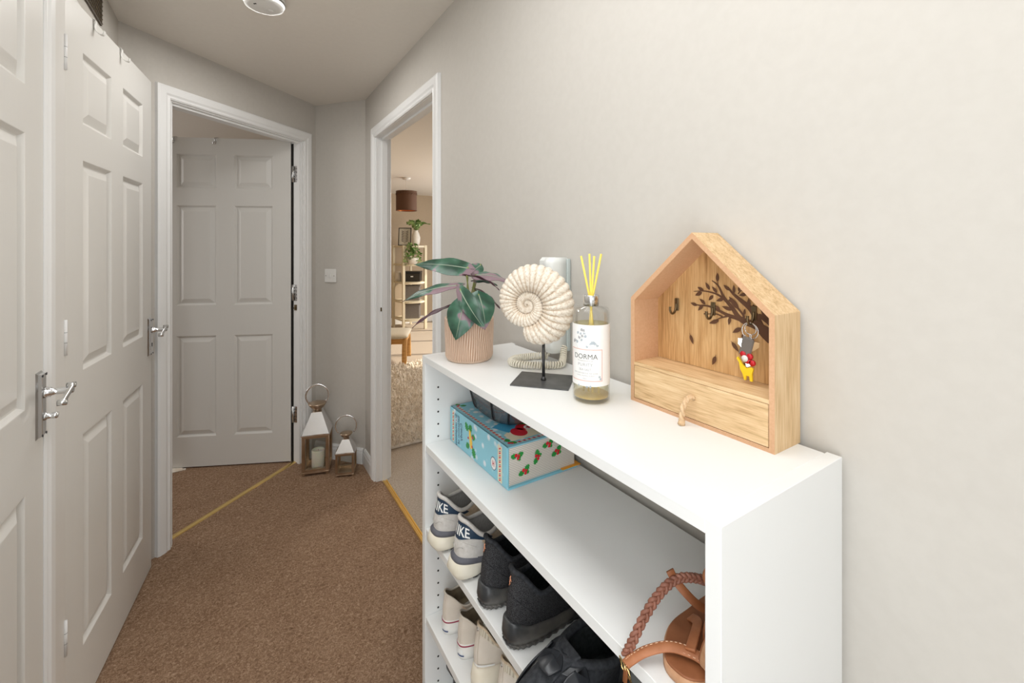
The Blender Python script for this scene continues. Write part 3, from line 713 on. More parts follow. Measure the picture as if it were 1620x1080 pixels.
# ------------------------------------------------------------------ ammonite on stand
ac = Vector((.5435, .735, 0)); e1 = Vector((.668, -.744, 0)).normalized(); nrm = Vector((-.744, -.668, 0)).normalized()
root = thing('fossil_ornament', (ac.x, ac.y, BT), 'cream ribbed spiral fossil ornament on black metal stand', 'ornament')
e2 = Vector((0, 0, 1)); cr = math.cos(math.radians(8)); 
pl = MB()
pl.add([tuple(e1*a+nrm*b+e2*c) for a, b, c in ((-.059, -.0485, 0), (.059, -.0485, 0), (.059, .0485, 0), (-.059, .0485, 0), (-.059, -.0485, .0025), (.059, -.0485, .0025), (.059, .0485, .0025), (-.059, .0485, .0025))],
       [(3, 2, 1, 0), (4, 5, 6, 7), (0, 1, 5, 4), (1, 2, 6, 5), (2, 3, 7, 6), (3, 0, 4, 7)])
pl.build('base_plate', 'slate_steel', root)
mb = MB(); mb.tube([(0, 0, .0025), (0, 0, .078)], .0032, 8); mb.tube([(0, 0, .0025), (0, 0, .006), (0, 0, .010)], [.006, .0052, .0032], 10); mb.build('rod', 'dark_steel', root)
sc_ = .0002433; c0 = e1*(-.035)+e2*.157            # spiral centre in the disc plane
RT = [(-98, 262), (-90, 315), (-75, 352), (-45, 402), (-20, 412), (0, 412), (30, 402), (60, 380), (90, 350), (135, 285), (180, 246), (225, 216), (270, 190), (315, 162), (360, 140), (450, 115), (540, 98), (630, 76), (720, 55), (810, 42), (900, 26), (990, 12)]
inner = lambda d: 0 if d > 640 else lin(d+360, RT)
rows, gro = [], []; RIB = 34; seg = 22; d = -98; step = 360/RIB/7
while d <= 985:
    Ro, Ri = lin(d, RT), inner(d); Ri = Ri*.93; half = (Ro-Ri)/2; cen = (Ro+Ri)/2; 
    w_ = smooth((d+98)/16)*.35+.65
    row = []
    for k in range(seg):
        a = 2*PI*k/seg; sweep = 10*(1-math.cos(a))/2          # ribs lean
        ph = ((d+sweep)*RIB/360) % 1; g = abs(math.sin(PI*ph)); rib = g**.55
        q = half*(.86+.14*rib)
        rad = cen+q*math.cos(a)*(1.0 if math.cos(a) > 0 else .98); hh = q*math.sin(a)*.72*w_
        th = math.radians(d)
        row.append(tuple(c0+e1*(rad*sc_*math.cos(th))+e2*(rad*sc_*math.sin(th))+nrm*(hh*sc_)))
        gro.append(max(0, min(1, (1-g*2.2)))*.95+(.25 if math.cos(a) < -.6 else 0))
    rows.append(row); d += step
mb = MB(); mb.grid(rows, True, 0, True, True, True); mb.build('ammonite', 'fossil', root, attr=gro)

# ------------------------------------------------------------------ potted plant
pc = Vector((.496, .982, BT))
root = thing('potted_plant', pc, 'artificial rubber plant in ribbed terracotta pot on bookcase', 'potted plant')
seg = 360; mb = MB(); gro = []
prof = [(.001, 0), (.050, 0), (.0545, .003), (.057, .008), (.0585, .03), (.060, .07), (.0605, .100), (.0605, .104), (.056, .104), (.054, .098), (.054, .090)]
rib = lambda a, z: 0 if z <= .003 or z > .1005 else .0008*math.cos(a*72+1.2*math.sin(a*3+z*30)+1.5*math.sin(z*60+a*9))
rows = []
for i, (r, z) in enumerate(prof):
    zs = [(r, z)]
    if z == .008: zs += [(.0585, .0+k*.012) for k in (1, 2)]
    if z == .03: zs += [(.0590, .042), (.0595, .056)]
    if z == .07: zs += [(.0602, .082), (.0604, .092)]
    for (r2, z2) in zs:
        out = i < 8; row = []
        for j in range(seg):
            a = 2*PI*j/seg; c_ = math.cos(a*72+1.2*math.sin(a*3+z2*30)+1.5*math.sin(z2*60+a*9)) if (out and .003 < z2 < .1005) else 1
            rr_ = r2+(.0008*c_ if (out and .003 < z2 < .1005) else 0); row.append((rr_*math.cos(a), rr_*math.sin(a), z2)); gro.append(.5-.5*c_ if out else .1)
        rows.append(row)
mb.grid(rows, True, 0, True, True, False); mb.build('pot', 'pot_clay', root, attr=gro)
MB().lathe([(.0545, .0905), (.03, .094), (.001, .095)], 32, cap0=False).build('soil', 'soil', root)
Zp = 1.09
right = Vector((math.cos(YAW), -math.sin(YAW), 0)); fwd = Vector((math.sin(YAW), math.cos(YAW), 0)); upv = Vector((0, 0, 1))
def leaf(bp_, tp_, width, nv, sag=.0, stem=None, fold=.18, curl=0, mat_top='leaf_green', k=.8, soil=(0, 0)):
    """bp_/tp_: base and tip in the pot's frame; nv: facing direction of the upper side"""
    B_, T_ = Vector(bp_), Vector(tp_); D = T_-B_; nv = Vector(nv); nv = (nv-D*nv.dot(D)/D.dot(D)).normalized(); sd = D.normalized().cross(nv)
    n, mm = 16, 8; top, bot = [], []
    for i in range(n+1):
        t = i/n; t2 = t**.95
        p = B_+D*t+nv*(sag*4*t*(1-t))+nv*(-curl*t*t)
        wf = (math.sin(PI*min(1, t**k))**.8 if t < 1 else 0)*(1-.25*t); wf = max(wf, 0)
        back = -.14*D.length*(1-t)**6
        rt, rb = [], []
        for j in range(mm+1):
            s_ = j/mm*2-1; q = p+sd*(s_*wf*width/2)+nv*(fold*abs(s_)*wf*width*.5-.10*width*s_*s_*wf)+D.normalized()*(back*abs(s_)**1.5)
            q += nv*(.0012*math.sin(t*17+s_*2)*abs(s_))
            rt.append(tuple(q+nv*.0004)); rb.append(tuple(q-nv*.0004))
        top.append(rt); bot.append(rb)
    mb = MB(); mb.grid(top, mi=0); mb.grid(bot, mi=1)
    edge = [r[0] for r in top]+[r[-1] for r in top[::-1]]; edge2 = [r[0] for r in bot]+[r[-1] for r in bot[::-1]]
    mb.grid([edge, edge2], mi=1)
    o = mb.build('leaf', [mat_top, 'leaf_underside'], root)
    rbp = [B_+D*(i/n)+nv*(sag*4*(i/n)*(1-i/n)-curl*(i/n)**2+.0007) for i in range(n)]
    MB().tube(rbp, [.0014*(1-i/n)+.0002 for i in range(n)], 6).build('leaf_midrib', 'leaf_rib', o)
    s0 = Vector((soil[0], soil[1], .092)); midp = (s0+B_)/2+Vector((0, 0, .012))+(s0-B_).cross(Vector((0, 0, 1)))*.0
    MB().tube(spline([s0, midp, B_, B_+D*.04], 5), .0016, 7).build('leaf_stalk', 'plant_stem', o)
    return o
def pp(px, py, dz=0): return at(px, py, Zp+dz)-pc
tc = -fwd                                   # towards the viewer
leaf(pp(741, 425), pp(655, 417, -.01), 0.062, tc*.75+upv*.75+right*.1, sag=.006, k=.62, fold=.10, soil=(-.008, .004), curl=.004)
leaf(pp(724, 452, -.03), pp(637, 477, -.05), .042, tc*.5+upv*.9-right*.2, sag=.010, k=.75, fold=.12, soil=(-.012, 0))
leaf(pp(714, 484, -.01), pp(652, 519, -.02), .020, tc*-.3-upv*.8+right*.2, sag=-.008, k=.85, fold=.1, mat_top='leaf_underside', soil=(-.014, .004))
leaf(pp(737, 474, -.055), pp(721, 538, -.085), .082, tc*.95+upv*.32-right*.1, sag=.008, k=.72, fold=-.06, soil=(-.006, -.012))
leaf(pp(757, 466, -.050), pp(768, 520, -.085), .078, tc*.9+upv*.30+right*.35, sag=.010, k=.62, fold=-.12, soil=(.010, -.010))
leaf(pp(728, 458, -.060), pp(768, 522, -.105), .046, tc*.9+upv*.25-right*.35, sag=.010, k=.75, fold=-.10, soil=(0, -.012))
leaf(pp(752, 436, .01), pp(804, 446, -.02), .048, tc*.5+upv*.85+right*.2, sag=.008, k=.62, fold=.08, soil=(.008, .004))
leaf(pp(738, 437, -.03), pp(790, 459, -.04), .024, tc*-.2+upv*.7+right*.2, sag=.010, k=.7, fold=.25, mat_top='leaf_underside', soil=(.006, -.004))
leaf(pp(760, 420, .05), pp(742, 434, .02), .040, tc*.8+upv*.4, sag=.002, k=.7, fold=.1, soil=(.004, .01))
leaf(pp(752, 458, .02), pp(791, 488, .03), .026, tc*.2+upv*.6+right*.4, sag=.006, k=.8, fold=.2, mat_top='leaf_underside', soil=(.014, .004))
leaf(pp(750, 445, .0), pp(787, 452, .02), .022, tc*.4+upv*.8, sag=.008, k=.7, fold=.15, soil=(.004, .012))

# ------------------------------------------------------------------ entry phone on wall with coiled cord
root = thing('entry_phone', (.69, .872, 1.20), 'white wall entry phone handset with cream coiled cord behind the fossil ornament', 'phone')
MB().bbox(-.034, 0, -.004, .040, -.105, .122, .008).build('wall_unit', 'cool_white_plastic', root)
MB().bbox(-.037, -.0342, -.002, .003, -.10, .118, .001).build('side_groove', 'sage_plastic', root)
# handset
rows = []
for i in range(17):
    t = i/16; z = -.105+.228*t; dd = .052+.010*math.cos(2*PI*t)+(.0 if .06 < t < .94 else -.008); yy = -.048
    wd = .036-(.004 if t in (0, 1) else 0)
    rows.append([(-.010, yy, z), (-dd+.010, yy, z), (-dd, yy+.006, z), (-dd, yy+wd-.006, z), (-dd+.010, yy+wd, z), (-.010, yy+wd, z)])
MB().grid(rows, True, 0, True, True, True).build('handset', 'cool_white_plastic', root)
MB().bbox(-.012, -.001, -.052, -.006, -.103, .120, .002).build('cradle', 'sage_plastic', root)
rp = Vector((.69, .872, 1.20))
path = spline([(.672, .826, 1.108), (.664, .818, 1.096), (.652, .806, 1.083), (.632, .790, 1.0795), (.604, .800, 1.0795), (.572, .822, 1.0795), (.550, .846, 1.0795), (.550, .872, 1.0795), (.572, .888, 1.0795), (.602, .890, 1.0795), (.632, .882, 1.0795), (.655, .870, 1.0795)], 70)
mb = MB(); hel = []; ln = 0; pr_ = path[0]
for i in range(len(path)):
    p = path[i]; ln += (p-pr_).length; pr_ = p
    t = (path[min(i+1, len(path)-1)]-path[max(i-1, 0)]).normalized(); nx = t.cross(Vector((0, 0, 1))).normalized(); ny = nx.cross(t)
    hel.append((p, nx, ny, ln))
pts = []; 
for (p, nx, ny, l_), (p2, nx2, ny2, l2) in zip(hel, hel[1:]):
    for q in range(2):
        f_ = q/2; a = 2*PI*(l_+(l2-l_)*f_)/.0058; pts.append(p.lerp(p2, f_)+(nx*math.cos(a)+ny*math.sin(a))*.0066-rp)
mb.tube(pts, .0021, 6); mb.build('coiled_cord', 'cream_plastic', root)
MB().tube([q-rp for q in spline([(.655, .870, 1.0795), (.664, .874, 1.084), (.672, .886, 1.098), (.676, .892, 1.112)], 6)], .0026, 8).build('cord_lead', 'cream_plastic', root)

# ------------------------------------------------------------------ book-shaped gift box
GX0, GX1, GY0, GY1, GZ, GH = .477, .664, .7695, 1.052, .846, .088
root = thing('gift_box', ((GX0+GX1)/2, (GY0+GY1)/2, GZ), 'blue festive book-shaped gift box with holly prints on the upper shelf', 'gift box')
gx, gy = (GX0+GX1)/2, (GY0+GY1)/2
x0, x1, y0, y1 = GX0-gx, GX1-gx, GY0-gy, GY1-gy
MB().bbox(x0+.004, x1-.004, y0+.004, y1-.004, .004, GH-.003, .0008).build('page_block', 'page_edge', root)
MB().bbox(x0, x1, y0, y1, GH-.003, GH, .0008).build('top_cover', ['box_blue'], root)
MB().bbox(x0, x1, y0-.002, y1+.002, 0, .004, .0008).build('bottom_cover', 'box_blue_edge', root)
MB().bbox(x0-.001, x0+.004, y0, y1, .0002, GH, .0012).build('spine', 'box_blue', root)
MB().bbox(x1-.045, x1+.008, y0-.004, y0+.02, .0041, .006, .0005).build('orange_flap', 'box_orange', root)
covx = x0-.0013                 # spine print plane (faces -x)
def spn(a, b): return (covx, y1-a, b)      # a = from far end towards viewer, b = height
def topf(a, b): return (x0+b, y1-a, GH+.0003)   # b = depth from spine
def endf(a, b): return (x0+a, y0+.0037, b)
def patch(f, polys, m, name, parent=root, off=0):
    mb = MB()
    for P in polys: mb.add([Vector(f(*p))+Vector((-off if f is spn else 0, -off if f is endf else 0, off if f is topf else 0)) for p in P], [list(range(len(P)))])
    return mb.build(name, m, parent)
LG = GY1-GY0
rect = lambda a0, a1, b0, b1: [(a0, b0), (a1, b0), (a1, b1), (a0, b1)]
patch(spn, [rect(.014, .026, .004, GH-.006), rect(LG-.038, LG-.020, .004, GH-.006)], 'box_cream', 'cream_band_print')
patch(spn, [[(c-.0035, z), (c+.0035, z+.003), (c+.0035, z+.006), (c-.0035, z+.003)] for c in (.020, LG-.029) for z in [.006+k*.0095 for k in range(8)]], 'box_red', 'candy_stripe_print', off=.0002)
patch(spn, [[(c-.0035, z), (c+.0035, z+.003), (c+.0035, z+.0045), (c-.0035, z+.0015)] for c in (.020, LG-.029) for z in [.0105+k*.0095 for k in range(7)]], 'box_navy', 'candy_stripe_print', off=.0002)
def holly(cx_, cz_, s_, rot, nleaf=2):
    L_ = []
    for k in range(nleaf):
        a0 = rot+k*2.1; pts = []
        for i in range(15):
            t = i/14; q = math.sin(PI*t)*.32+(.10 if i % 3 == 0 and 0 < i < 14 else -.02); pts.append((t, q))
        for i in range(13, 0, -1):
            t = i/14; q = math.sin(PI*t)*.32+(.10 if i % 3 == 0 else -.02); pts.append((t, -q))
        L_.append([(cx_+s_*(t*math.cos(a0)-q*math.sin(a0)), cz_+s_*(t*math.sin(a0)+q*math.cos(a0))) for t, q in pts])
    return L_
circ = lambda cx_, cz_, r, n=14, sy=1: [(cx_+r*math.cos(2*PI*k/n), cz_+r*sy*math.sin(2*PI*k/n)) for k in range(n)]
# spine motif: pear and holly leaves, words, small emblem
patch(spn, holly(.108, .060, .024, .9, 1)+holly(.104, .058, .024, 2.2, 1)+holly(.112, .030, .022, -2.6, 1)+holly(.128, .030, .026, -1.1, 1)+holly(.122, .052, .02, .2, 1), 'box_green', 'holly_leaf_print', off=.0002)
patch(spn, [[(.110, .066), (.118, .064), (.121, .054), (.127, .040), (.126, .026), (.119, .022), (.114, .028), (.112, .042), (.109, .054)]], 'box_yellow', 'bell_print', off=.0004)
patch(spn, [circ(.128, .052, .0035), circ(.106, .044, .003), circ(.126, .030, .003)], 'box_red', 'berry_print', off=.0005)
patch(spn, [circ(LG-.056, .033, .0125, sy=1.15)], 'box_navy', 'emblem_print', off=.0002); patch(spn, [circ(LG-.056, .033, .0112, sy=1.15)], 'box_white', 'emblem_print', off=.0003)
patch(spn, [rect(LG-.060, LG-.058, .027, .039), rect(LG-.054, LG-.052, .027, .039), rect(LG-.060, LG-.052, .032, .034)], 'box_red', 'emblem_letter_print', off=.0005)
for k, (s_, a, z, sz) in enumerate((('Scrumptious', .036, .080, .0158), ('Selection of', .051, .080, .0150), ('Candy', .066, .066, .0170))):
    text(s_, sz, lambda x, y, a=a, z=z: Vector((covx-.0004, y1-(a+.006)+y, z-x)), 'box_navy', 'title_lettering', root, align='LEFT')
# top cover
patch(topf, [[(a, .010), (a+.006, .010), (a+.009, .016), (a+.003, .016)] for a in [.012+k*.0125 for k in range(20)]]+[[(LG-.014, b), (LG-.014, b+.006), (LG-.008, b+.009), (LG-.008, b+.003)] for b in [.02+k*.0125 for k in range(13)]], 'box_red', 'candy_stripe_print')
patch(topf, [[(a, .010), (a+.0045, .010), (a+.0075, .016), (a+.003, .016)] for a in [.0188+k*.0125 for k in range(19)]]+[[(LG-.014, b), (LG-.014, b+.004), (LG-.008, b+.007), (LG-.008, b+.003)] for b in [.0268+k*.0125 for k in range(12)]], 'box_cream', 'candy_stripe_print')
patch(topf, holly(.014, .020, .018, 1.2, 2), 'box_green', 'holly_leaf_print', off=.0002); patch(topf, holly(LG-.020, .016, .018, .9, 2), 'box_green', 'holly_leaf_print', off=.0002)
patch(topf, [circ(.010, .018, .004), circ(LG-.016, .014, .004), circ(LG-.012, .019, .0035)], 'box_red', 'berry_print', off=.0004)
patch(topf, [[(LG-.020, .024), (LG-.020, .17), (LG-.05, .17), (LG-.062, .10), (LG-.068, .045), (LG-.055, .024)]], 'box_cream', 'snow_ground_print', off=.0001)
patch(topf, [[(LG-.105, .022), (LG-.06, .040), (LG-.075, .085), (LG-.095, .075), (LG-.118, .055)]], 'box_midblue', 'parcel_print', off=.00025)
patch(topf, [[(LG-.135, .062), (LG-.122, .070), (LG-.120, .064), (LG-.105, .076), (LG-.103, .069), (LG-.085, .082), (LG-.070, .095), (LG-.075, .12), (LG-.085, .115), (LG-.10, .125), (LG-.105, .108), (LG-.118, .110), (LG-.12, .095), (LG-.13, .088)]], 'box_green', 'tree_shape_print', off=.0003)
patch(topf, [circ(LG-.130, .068, .006, 5), circ(LG-.098, .098, .006, 5)], 'box_yellow', 'star_print', off=.0006)
patch(topf, [circ(LG-.052, .062, .022, 18, .85), circ(LG-.070, .082, .016, 16)], 'box_red', 'sack_print', off=.0005)
patch(topf, [circ(LG-.062, .094, .011)], 'box_white', 'emblem_print', off=.0007); patch(topf, [rect(LG-.068, LG-.056, .0915, .0965), rect(LG-.0635, LG-.0605, .087, .101)], 'box_red', 'emblem_letter_print', off=.0009)
patch(topf, [circ(.135, .052, .007), circ(.125, .060, .006)], 'box_red', 'hat_print', off=.0004); patch(topf, [circ(.142, .058, .010, 14, .8), circ(.150, .072, .009)], 'box_white', 'snow_figure_print', off=.0003)
patch(topf, [circ(.075, .035, .007), circ(.11, .034, .004), circ(.05, .05, .004), circ(.165, .04, .005), circ(.09, .06, .004), circ(.06, .024, .003)], 'box_white', 'snowflake_print', off=.0003)
# page end hollies
for (a, b, r_) in ((.026, .062, .3), (.045, .026, .8), (.078, .048, 1.6), (.108, .068, .6), (.132, .046, .9), (.160, .066, .4)):
    patch(endf, holly(a, b, .017, r_, 1)+holly(a, b, .017, r_+2.6, 1)+holly(a, b, .013, r_-1.2, 1), 'box_green', 'holly_leaf_print', off=.0004)
    patch(endf, [circ(a-.003, b+.003, .004, 10), circ(a+.002, b-.004, .0035, 10), circ(a+.004, b+.001, .003, 10)], 'box_red', 'berry_print', off=.0006)
# glossy dark tray lying on the gift box
root = thing('clear_tray', (.575, .935, GZ+GH+.001), 'smoky clear plastic tray with black rim on top of the gift box', 'tray')
def oval(rx, ry, z, n=40): return [(rx*math.copysign(abs(math.cos(2*PI*k/n))**.7, math.cos(2*PI*k/n)), ry*math.copysign(abs(math.sin(2*PI*k/n))**.7, math.sin(2*PI*k/n)), z) for k in range(n)]
MB().grid([oval(.04, .068, .0), oval(.055, .082, .001), oval(.062, .092, .010), oval(.070, .105, .040), oval(.076, .112, .070), oval(.074, .110, .070), oval(.066, .101, .040), oval(.058, .088, .012), oval(.04, .066, .003)], True, 0, True, True, True).build('tray_body', 'smoke_glass', root)
mb = MB(); mb.tube(oval(.0775, .1135, .071), .003, 8, closed=True)
for k in (14, 17, 22, 26):
    a, b, c, d = [oval(rx, ry, z)[k] for rx, ry, z in ((.0775, .1135, .071), (.071, .106, .040), (.063, .093, .010), (.045, .073, .0015))]
    mb.tube(spline([a, b, c, d], 4), .0035, 8, flat=.6)
mb.build('black_rim', 'black_plastic', root)

# ------------------------------------------------------------------ shoes
class Shoe:
    def __init__(s, L_=.27, W=.088, heelH=.12, sideH=.070, throatH=.095, toeH=.045, xt=.46, xh=.03, wo=.30, st=None, wm=None, lean=0, inset=.004):
        s.L, s.W, s.heelH, s.sideH, s.throatH, s.toeH, s.xt, s.xh, s.wo, s.lean, s.inset = L_, W, heelH, sideH, throatH, toeH, xt, xh, wo, lean, inset
        s.st = st or [(0, .030), (.4, .024), (.8, .018), (1, .020)]
        s.wm = wm or [(0, .80), (.2, .80), (.42, .78), (.70, 1.0), (.88, .92), (1, .80)]
    def outl(s, u, out=0):
        a = 2*PI*u; t = (1-math.cos(a))/2; m_ = table(t, s.wm); sn = math.sin(a)
        x = s.L*t; y = math.copysign(abs(sn)**.72, sn)*s.W/2*m_
        y += .006*math.sin(PI*t)**2 if s.L else 0
        r = math.hypot((t-.5)*2*.6, sn) or 1
        return x-out*math.cos(a)*1.0, y+out*math.copysign(abs(sn)**.7, sn), t
    def top(s, u):
        a = 2*PI*u; q = (1-math.cos(a))/2; sn = math.sin(a)
        x = s.L*(s.xh+(s.xt-s.xh)*q); y = math.copysign(abs(sn)**.8, sn)*s.W*s.wo*table(q, [(0, .85), (.35, 1.05), (1, .75)])
        z = s.sideH+(s.heelH-s.sideH)*(1-smooth(q/.40))**1.5 if q < .4 else table(q, [(.4, s.sideH), (1, s.throatH)])
        return Vector((x-s.lean*(1-q)**2, y+.003*q, z))
    def surf(s, u, v, off=0):
        def P(u, v):
            bx, by, t = s.outl(u, -s.inset); B = Vector((bx, by, table(t, s.st)-.003)); T = s.top(u)
            dz = T.z-B.z; k = smooth(t)
            P1 = B+Vector((-.004*(1-k), 0, .45*dz*(1-k)+s.toeH*.95*k)); P2 = T+Vector(((B.x-T.x)*(.25*(1-k)+.45*k), (B.y-T.y)*(.35+.1*k), -.30*dz*(1-k)-.010*k))
            return B*(1-v)**3+P1*3*v*(1-v)**2+P2*3*v*v*(1-v)+T*v**3
        p = P(u, v)
        if off:
            du = P(u+.004, min(v, .985))-P(u-.004, min(v, .985)); dv = P(u, min(v+.02, 1))-P(u, max(v-.02, 0))
            nn = du.cross(dv)
            if nn.length > 1e-12:
                nn.normalize(); bx, by, t = s.outl(u); o_ = Vector((p.x-s.L*.35, p.y, .02))
                ref = Vector((p.x-s.L*.3, p.y*3, p.z*.3))
                if nn.dot(ref) < 0: nn = -nn
                p = p+nn*off
        return p
    def patch(s, name, m, u0, u1, v0, v1, off, root, nu=24, nv=6, vf=None, thick=True):
        rows = []
        for i in range(nu+1):
            u = u0+(u1-u0)*i/nu; a, b = (v0, v1) if vf is None else vf(i/nu)
            rows.append([s.surf(u, a+(b-a)*j/nv, off) for j in range(nv+1)])
        mb = MB().grid(rows)
        rb = [[s.surf(u0+(u1-u0)*i/nu, (v0, v1)[e] if vf is None else vf(i/nu)[e], -.0005) for i in range(nu+1)] for e in (0, 1)]
        mb.grid([[r[0] for r in rows], rb[0]]); mb.grid([[r[-1] for r in rows], rb[1]])
        mb.grid([rows[0], [s.surf(u0, (v0 if vf is None else vf(0)[0])+((v1 if vf is None else vf(0)[1])-(v0 if vf is None else vf(0)[0]))*j/nv, -.0005) for j in range(nv+1)]])
        mb.grid([rows[-1], [s.surf(u1, (v0 if vf is None else vf(1)[0])+((v1 if vf is None else vf(1)[1])-(v0 if vf is None else vf(1)[0]))*j/nv, -.0005) for j in range(nv+1)]])
        return mb.build(name, m, root)
    def upper(s, m, root, lm, coll_m=None, coll_r=.0045, im=None, N_=56, K=12):
        rows = [[s.surf(i/N_, j/K) for i in range(N_)] for j in range(K+1)]
        up = MB().grid(rows, True).build('upper', m, root)
        li = []
        for j in range(K, -1, -1):
            r = []
            for i in range(N_):
                p = rows[j][i]; c = Vector((min(max(p.x, s.L*.12), s.L*.8), 0, p.z)); r.append(p.lerp(c, .045)+Vector((0, 0, .001 if j < 2 else -.0002)))
            li.append(r)
        MB().grid(li, True, cap1=False).build('lining', lm, root)
        zs = [rows[0][i] for i in range(N_)]
        MB().grid([[Vector((p.x, p.y, table(p.x/s.L, s.st)+.004)) for p in zs], [Vector((s.L*.5+(p.x-s.L*.5)*.5, p.y*.4, table(.5, s.st)+.003)) for p in zs]], True, cap1=True).build('insole', im or lm, root)
        if coll_m: MB().tube([s.top(i/64) for i in range(64)], coll_r, 8, closed=True).build('collar', coll_m, root)
        return up
    def sole(s, name, m, rings, root, N_=96, wob=None, cap=True):
        """rings: (z or fn(t), outset or fn(t))"""
        rows = []
        for z, o_ in rings:
            r = []
            for i in range(N_):
                x, y, t = s.outl(i/N_); o2 = o_(t) if callable(o_) else o_
                if wob: o2 += wob(i/N_, t, z)
                x, y, t = s.outl(i/N_, o2); r.append((x, y, z(t) if callable(z) else z))
            rows.append(r)
        return MB().grid(rows, True, 0, True, cap, cap).build(name, m, root)
    def tongue(s, m, root, h=.018):
        x = s.L*s.xt; z = s.throatH
        P = spline([(x+.05, .004, z-.028), (x+.02, .004, z-.004), (x-.008, .004, z+h*.55), (x-.020, .004, z+h)], 5)
        MB().ribbon(P, (0, 0, 1), [.030+.012*i/len(P) for i in range(len(P))], .005).build('tongue', m, root)
    def laces(s, m, root, n=4):
        mb = MB()
        for k in range(n):
            v = .92-.16*k
            for d_ in (0, 1):
                a, b = s.surf(.44, v-.04*d_, .002), s.surf(.56, v-.07+.05*d_, .002); mid = (a+b)/2+Vector((0, 0, .003+.0012*d_))
                mb.tube(spline([a, mid, b], 4), .0022, 6)
        mb.build('laces', m, root)
def st_top(s, d=0): return lambda t: table(t, s.st)+d

# --- grey trainers with navy heels
nikes = []
def make_grey_trainer(loc, rz, label, mirror=1):
    root = thing('trainer', loc, label, 'shoe', rz, 'grey and navy trainers')
    s = Shoe(.275, .104, .120, .088, .105, .048, .48, .06, .34, [(0, .046), (.35, .034), (.8, .022), (1, .024)], wm=[(0, .86), (.2, .84), (.42, .78), (.70, .96), (.88, .88), (1, .76)], lean=.002)
    out = lambda t: .010*(1-smooth(t/.22))
    s.sole('midsole', 'foam_cream', [(.006, lambda t: -.006+out(t)*1.0), (.009, lambda t: -.001+out(t)*1.3), (.018, lambda t: .001+out(t)*1.25), (lambda t: table(t, s.st)*.74, lambda t: .001+out(t)*.8), (lambda t: table(t, s.st)*.84, lambda t: -.0005+out(t)*.4)], root,
           wob=lambda u, t, z: -.004*max(0, math.cos(2*PI*t*6))**6 if (isinstance(z, float) and z < .012 and t < .5) else 0)
    s.sole('sole_band', 'foam_charcoal', [(lambda t: table(t, s.st)*.80, lambda t: .0005+out(t)*.50), (lambda t: table(t, s.st)*.92, lambda t: .0015+out(t)*.45), (lambda t: table(t, s.st), lambda t: .0002+out(t)*.2), (lambda t: table(t, s.st)+.002, -.003)], root)
    s.sole('outsole', 'black_rubber', [(0, -.010), (0, -.004), (.0062, -.003)], root, N_=120, wob=lambda u, t, z: -.006*(math.sin(2*PI*u*30) > .2))
    s.upper('suede_grey', root, 'lining_grey', 'suede_grey', .0046)
    hu = .22
    nav = s.patch('heel_tab', 'navy_leather', -hu, hu, 0, 1, .0014, root, 40, 6, vf=lambda q: (.44+.34*abs(q*2-1)**1.5, .975))
    s.patch('heel_counter', 'suede_grey', -.12, .12, 0, 1, .0020, root, 30, 6, vf=lambda q: (.02, .425-.10*abs(q*2-1)**2))
    mb = MB(); mb.tube([s.surf(-.055+.11*k/20, .27-.10*k/20+.03*math.sin(k*.5), .0028) for k in range(21)], .0008, 5); mb.build('seam', 'lining_grey', root)
    for sg in (1, -1):
        s.patch('side_overlay', 'tan_suede', *( (.155, .30) if sg > 0 else (-.30, -.155)), .25, .93, .0012, root, 20, 6)
    HT = -1; cu = 0
    text('NIKE', .034, lambda x, y: s.surf(cu-.016+x*2.1*HT, .555+y*12, .0026), 'white_print', 'heel_lettering', root, bold=.016)
    s.tongue('suede_grey', root); s.laces('white_plastic', root)
    return root
ZS = SHELVES[1]
r1 = math.radians(-4)
make_grey_trainer((.402, .978, ZS), math.radians(4), 'grey trainer with navy lettered heel tab, next to the far side panel')
make_grey_trainer((.406, .872, ZS), math.radians(2), 'grey trainer with navy lettered heel tab, next to the black knit trainers')
def make_black_trainer(loc, rz, label):
    root = thing('trainer', loc, label, 'shoe', rz, 'black knit trainers')
    s = Shoe(.285, .096, .128, .088, .104, .045, .48, .045, .35, [(0, .040), (.3, .030), (.8, .022), (1, .026)], lean=.0)
    s.upper('black_knit', root, 'black_lining', 'black_suede', .0048)
    lo = lambda t: table(t, [(0, .046), (.12, .036), (.4, .027), (.8, .020), (1, .030)])
    s.sole('midsole', 'black_rubber', [(.008, -.002), (.010, .004), (.020, .0065), (lambda t: lo(t)-.004, .004), (lo, .001), (lambda t: lo(t)-.002, -.004)], root)
    s.sole('outsole', 'black_rubber', [(0, -.008), (.001, .001), (.0095, .0045)], root, N_=192, wob=lambda u, t, z: .0016*math.cos(2*PI*u*48))
    s.patch('heel_counter', 'black_knit', -.13, .13, 0, 1, .0012, root, 30, 5, vf=lambda q: (.05, .52-.30*abs(q*2-1)**1.6))
    mb = MB(); c = [(0, .86), (.007, .81), (-.004, .79), (.005, .74), (-.003, .71), (.003, .66)]
    mb.tube([s.surf(.012+a, b, .0016) for a, b in c], .0013, 6); mb.tube([s.surf(.012+.010*math.cos(q), .75+.03*math.sin(q), .0014) for q in [k*.5 for k in range(7)]], .001, 6)
    mb.build('heel_emblem', 'copper_print', root)
    s.tongue('black_knit', root); s.laces('black_suede', root); return root, s
b1, s1 = make_black_trainer((.418, .772, ZS), math.radians(3), 'black knit trainer with small copper heel mark, beside the grey trainers')
MB().bbox(.034, .035, -.012, .006, .078, .098, .0003).build('white_tag', 'label_paper', b1)
make_black_trainer((.416, .671, ZS), math.radians(3), 'black knit trainer with small copper heel mark, beside the black strap shoe')

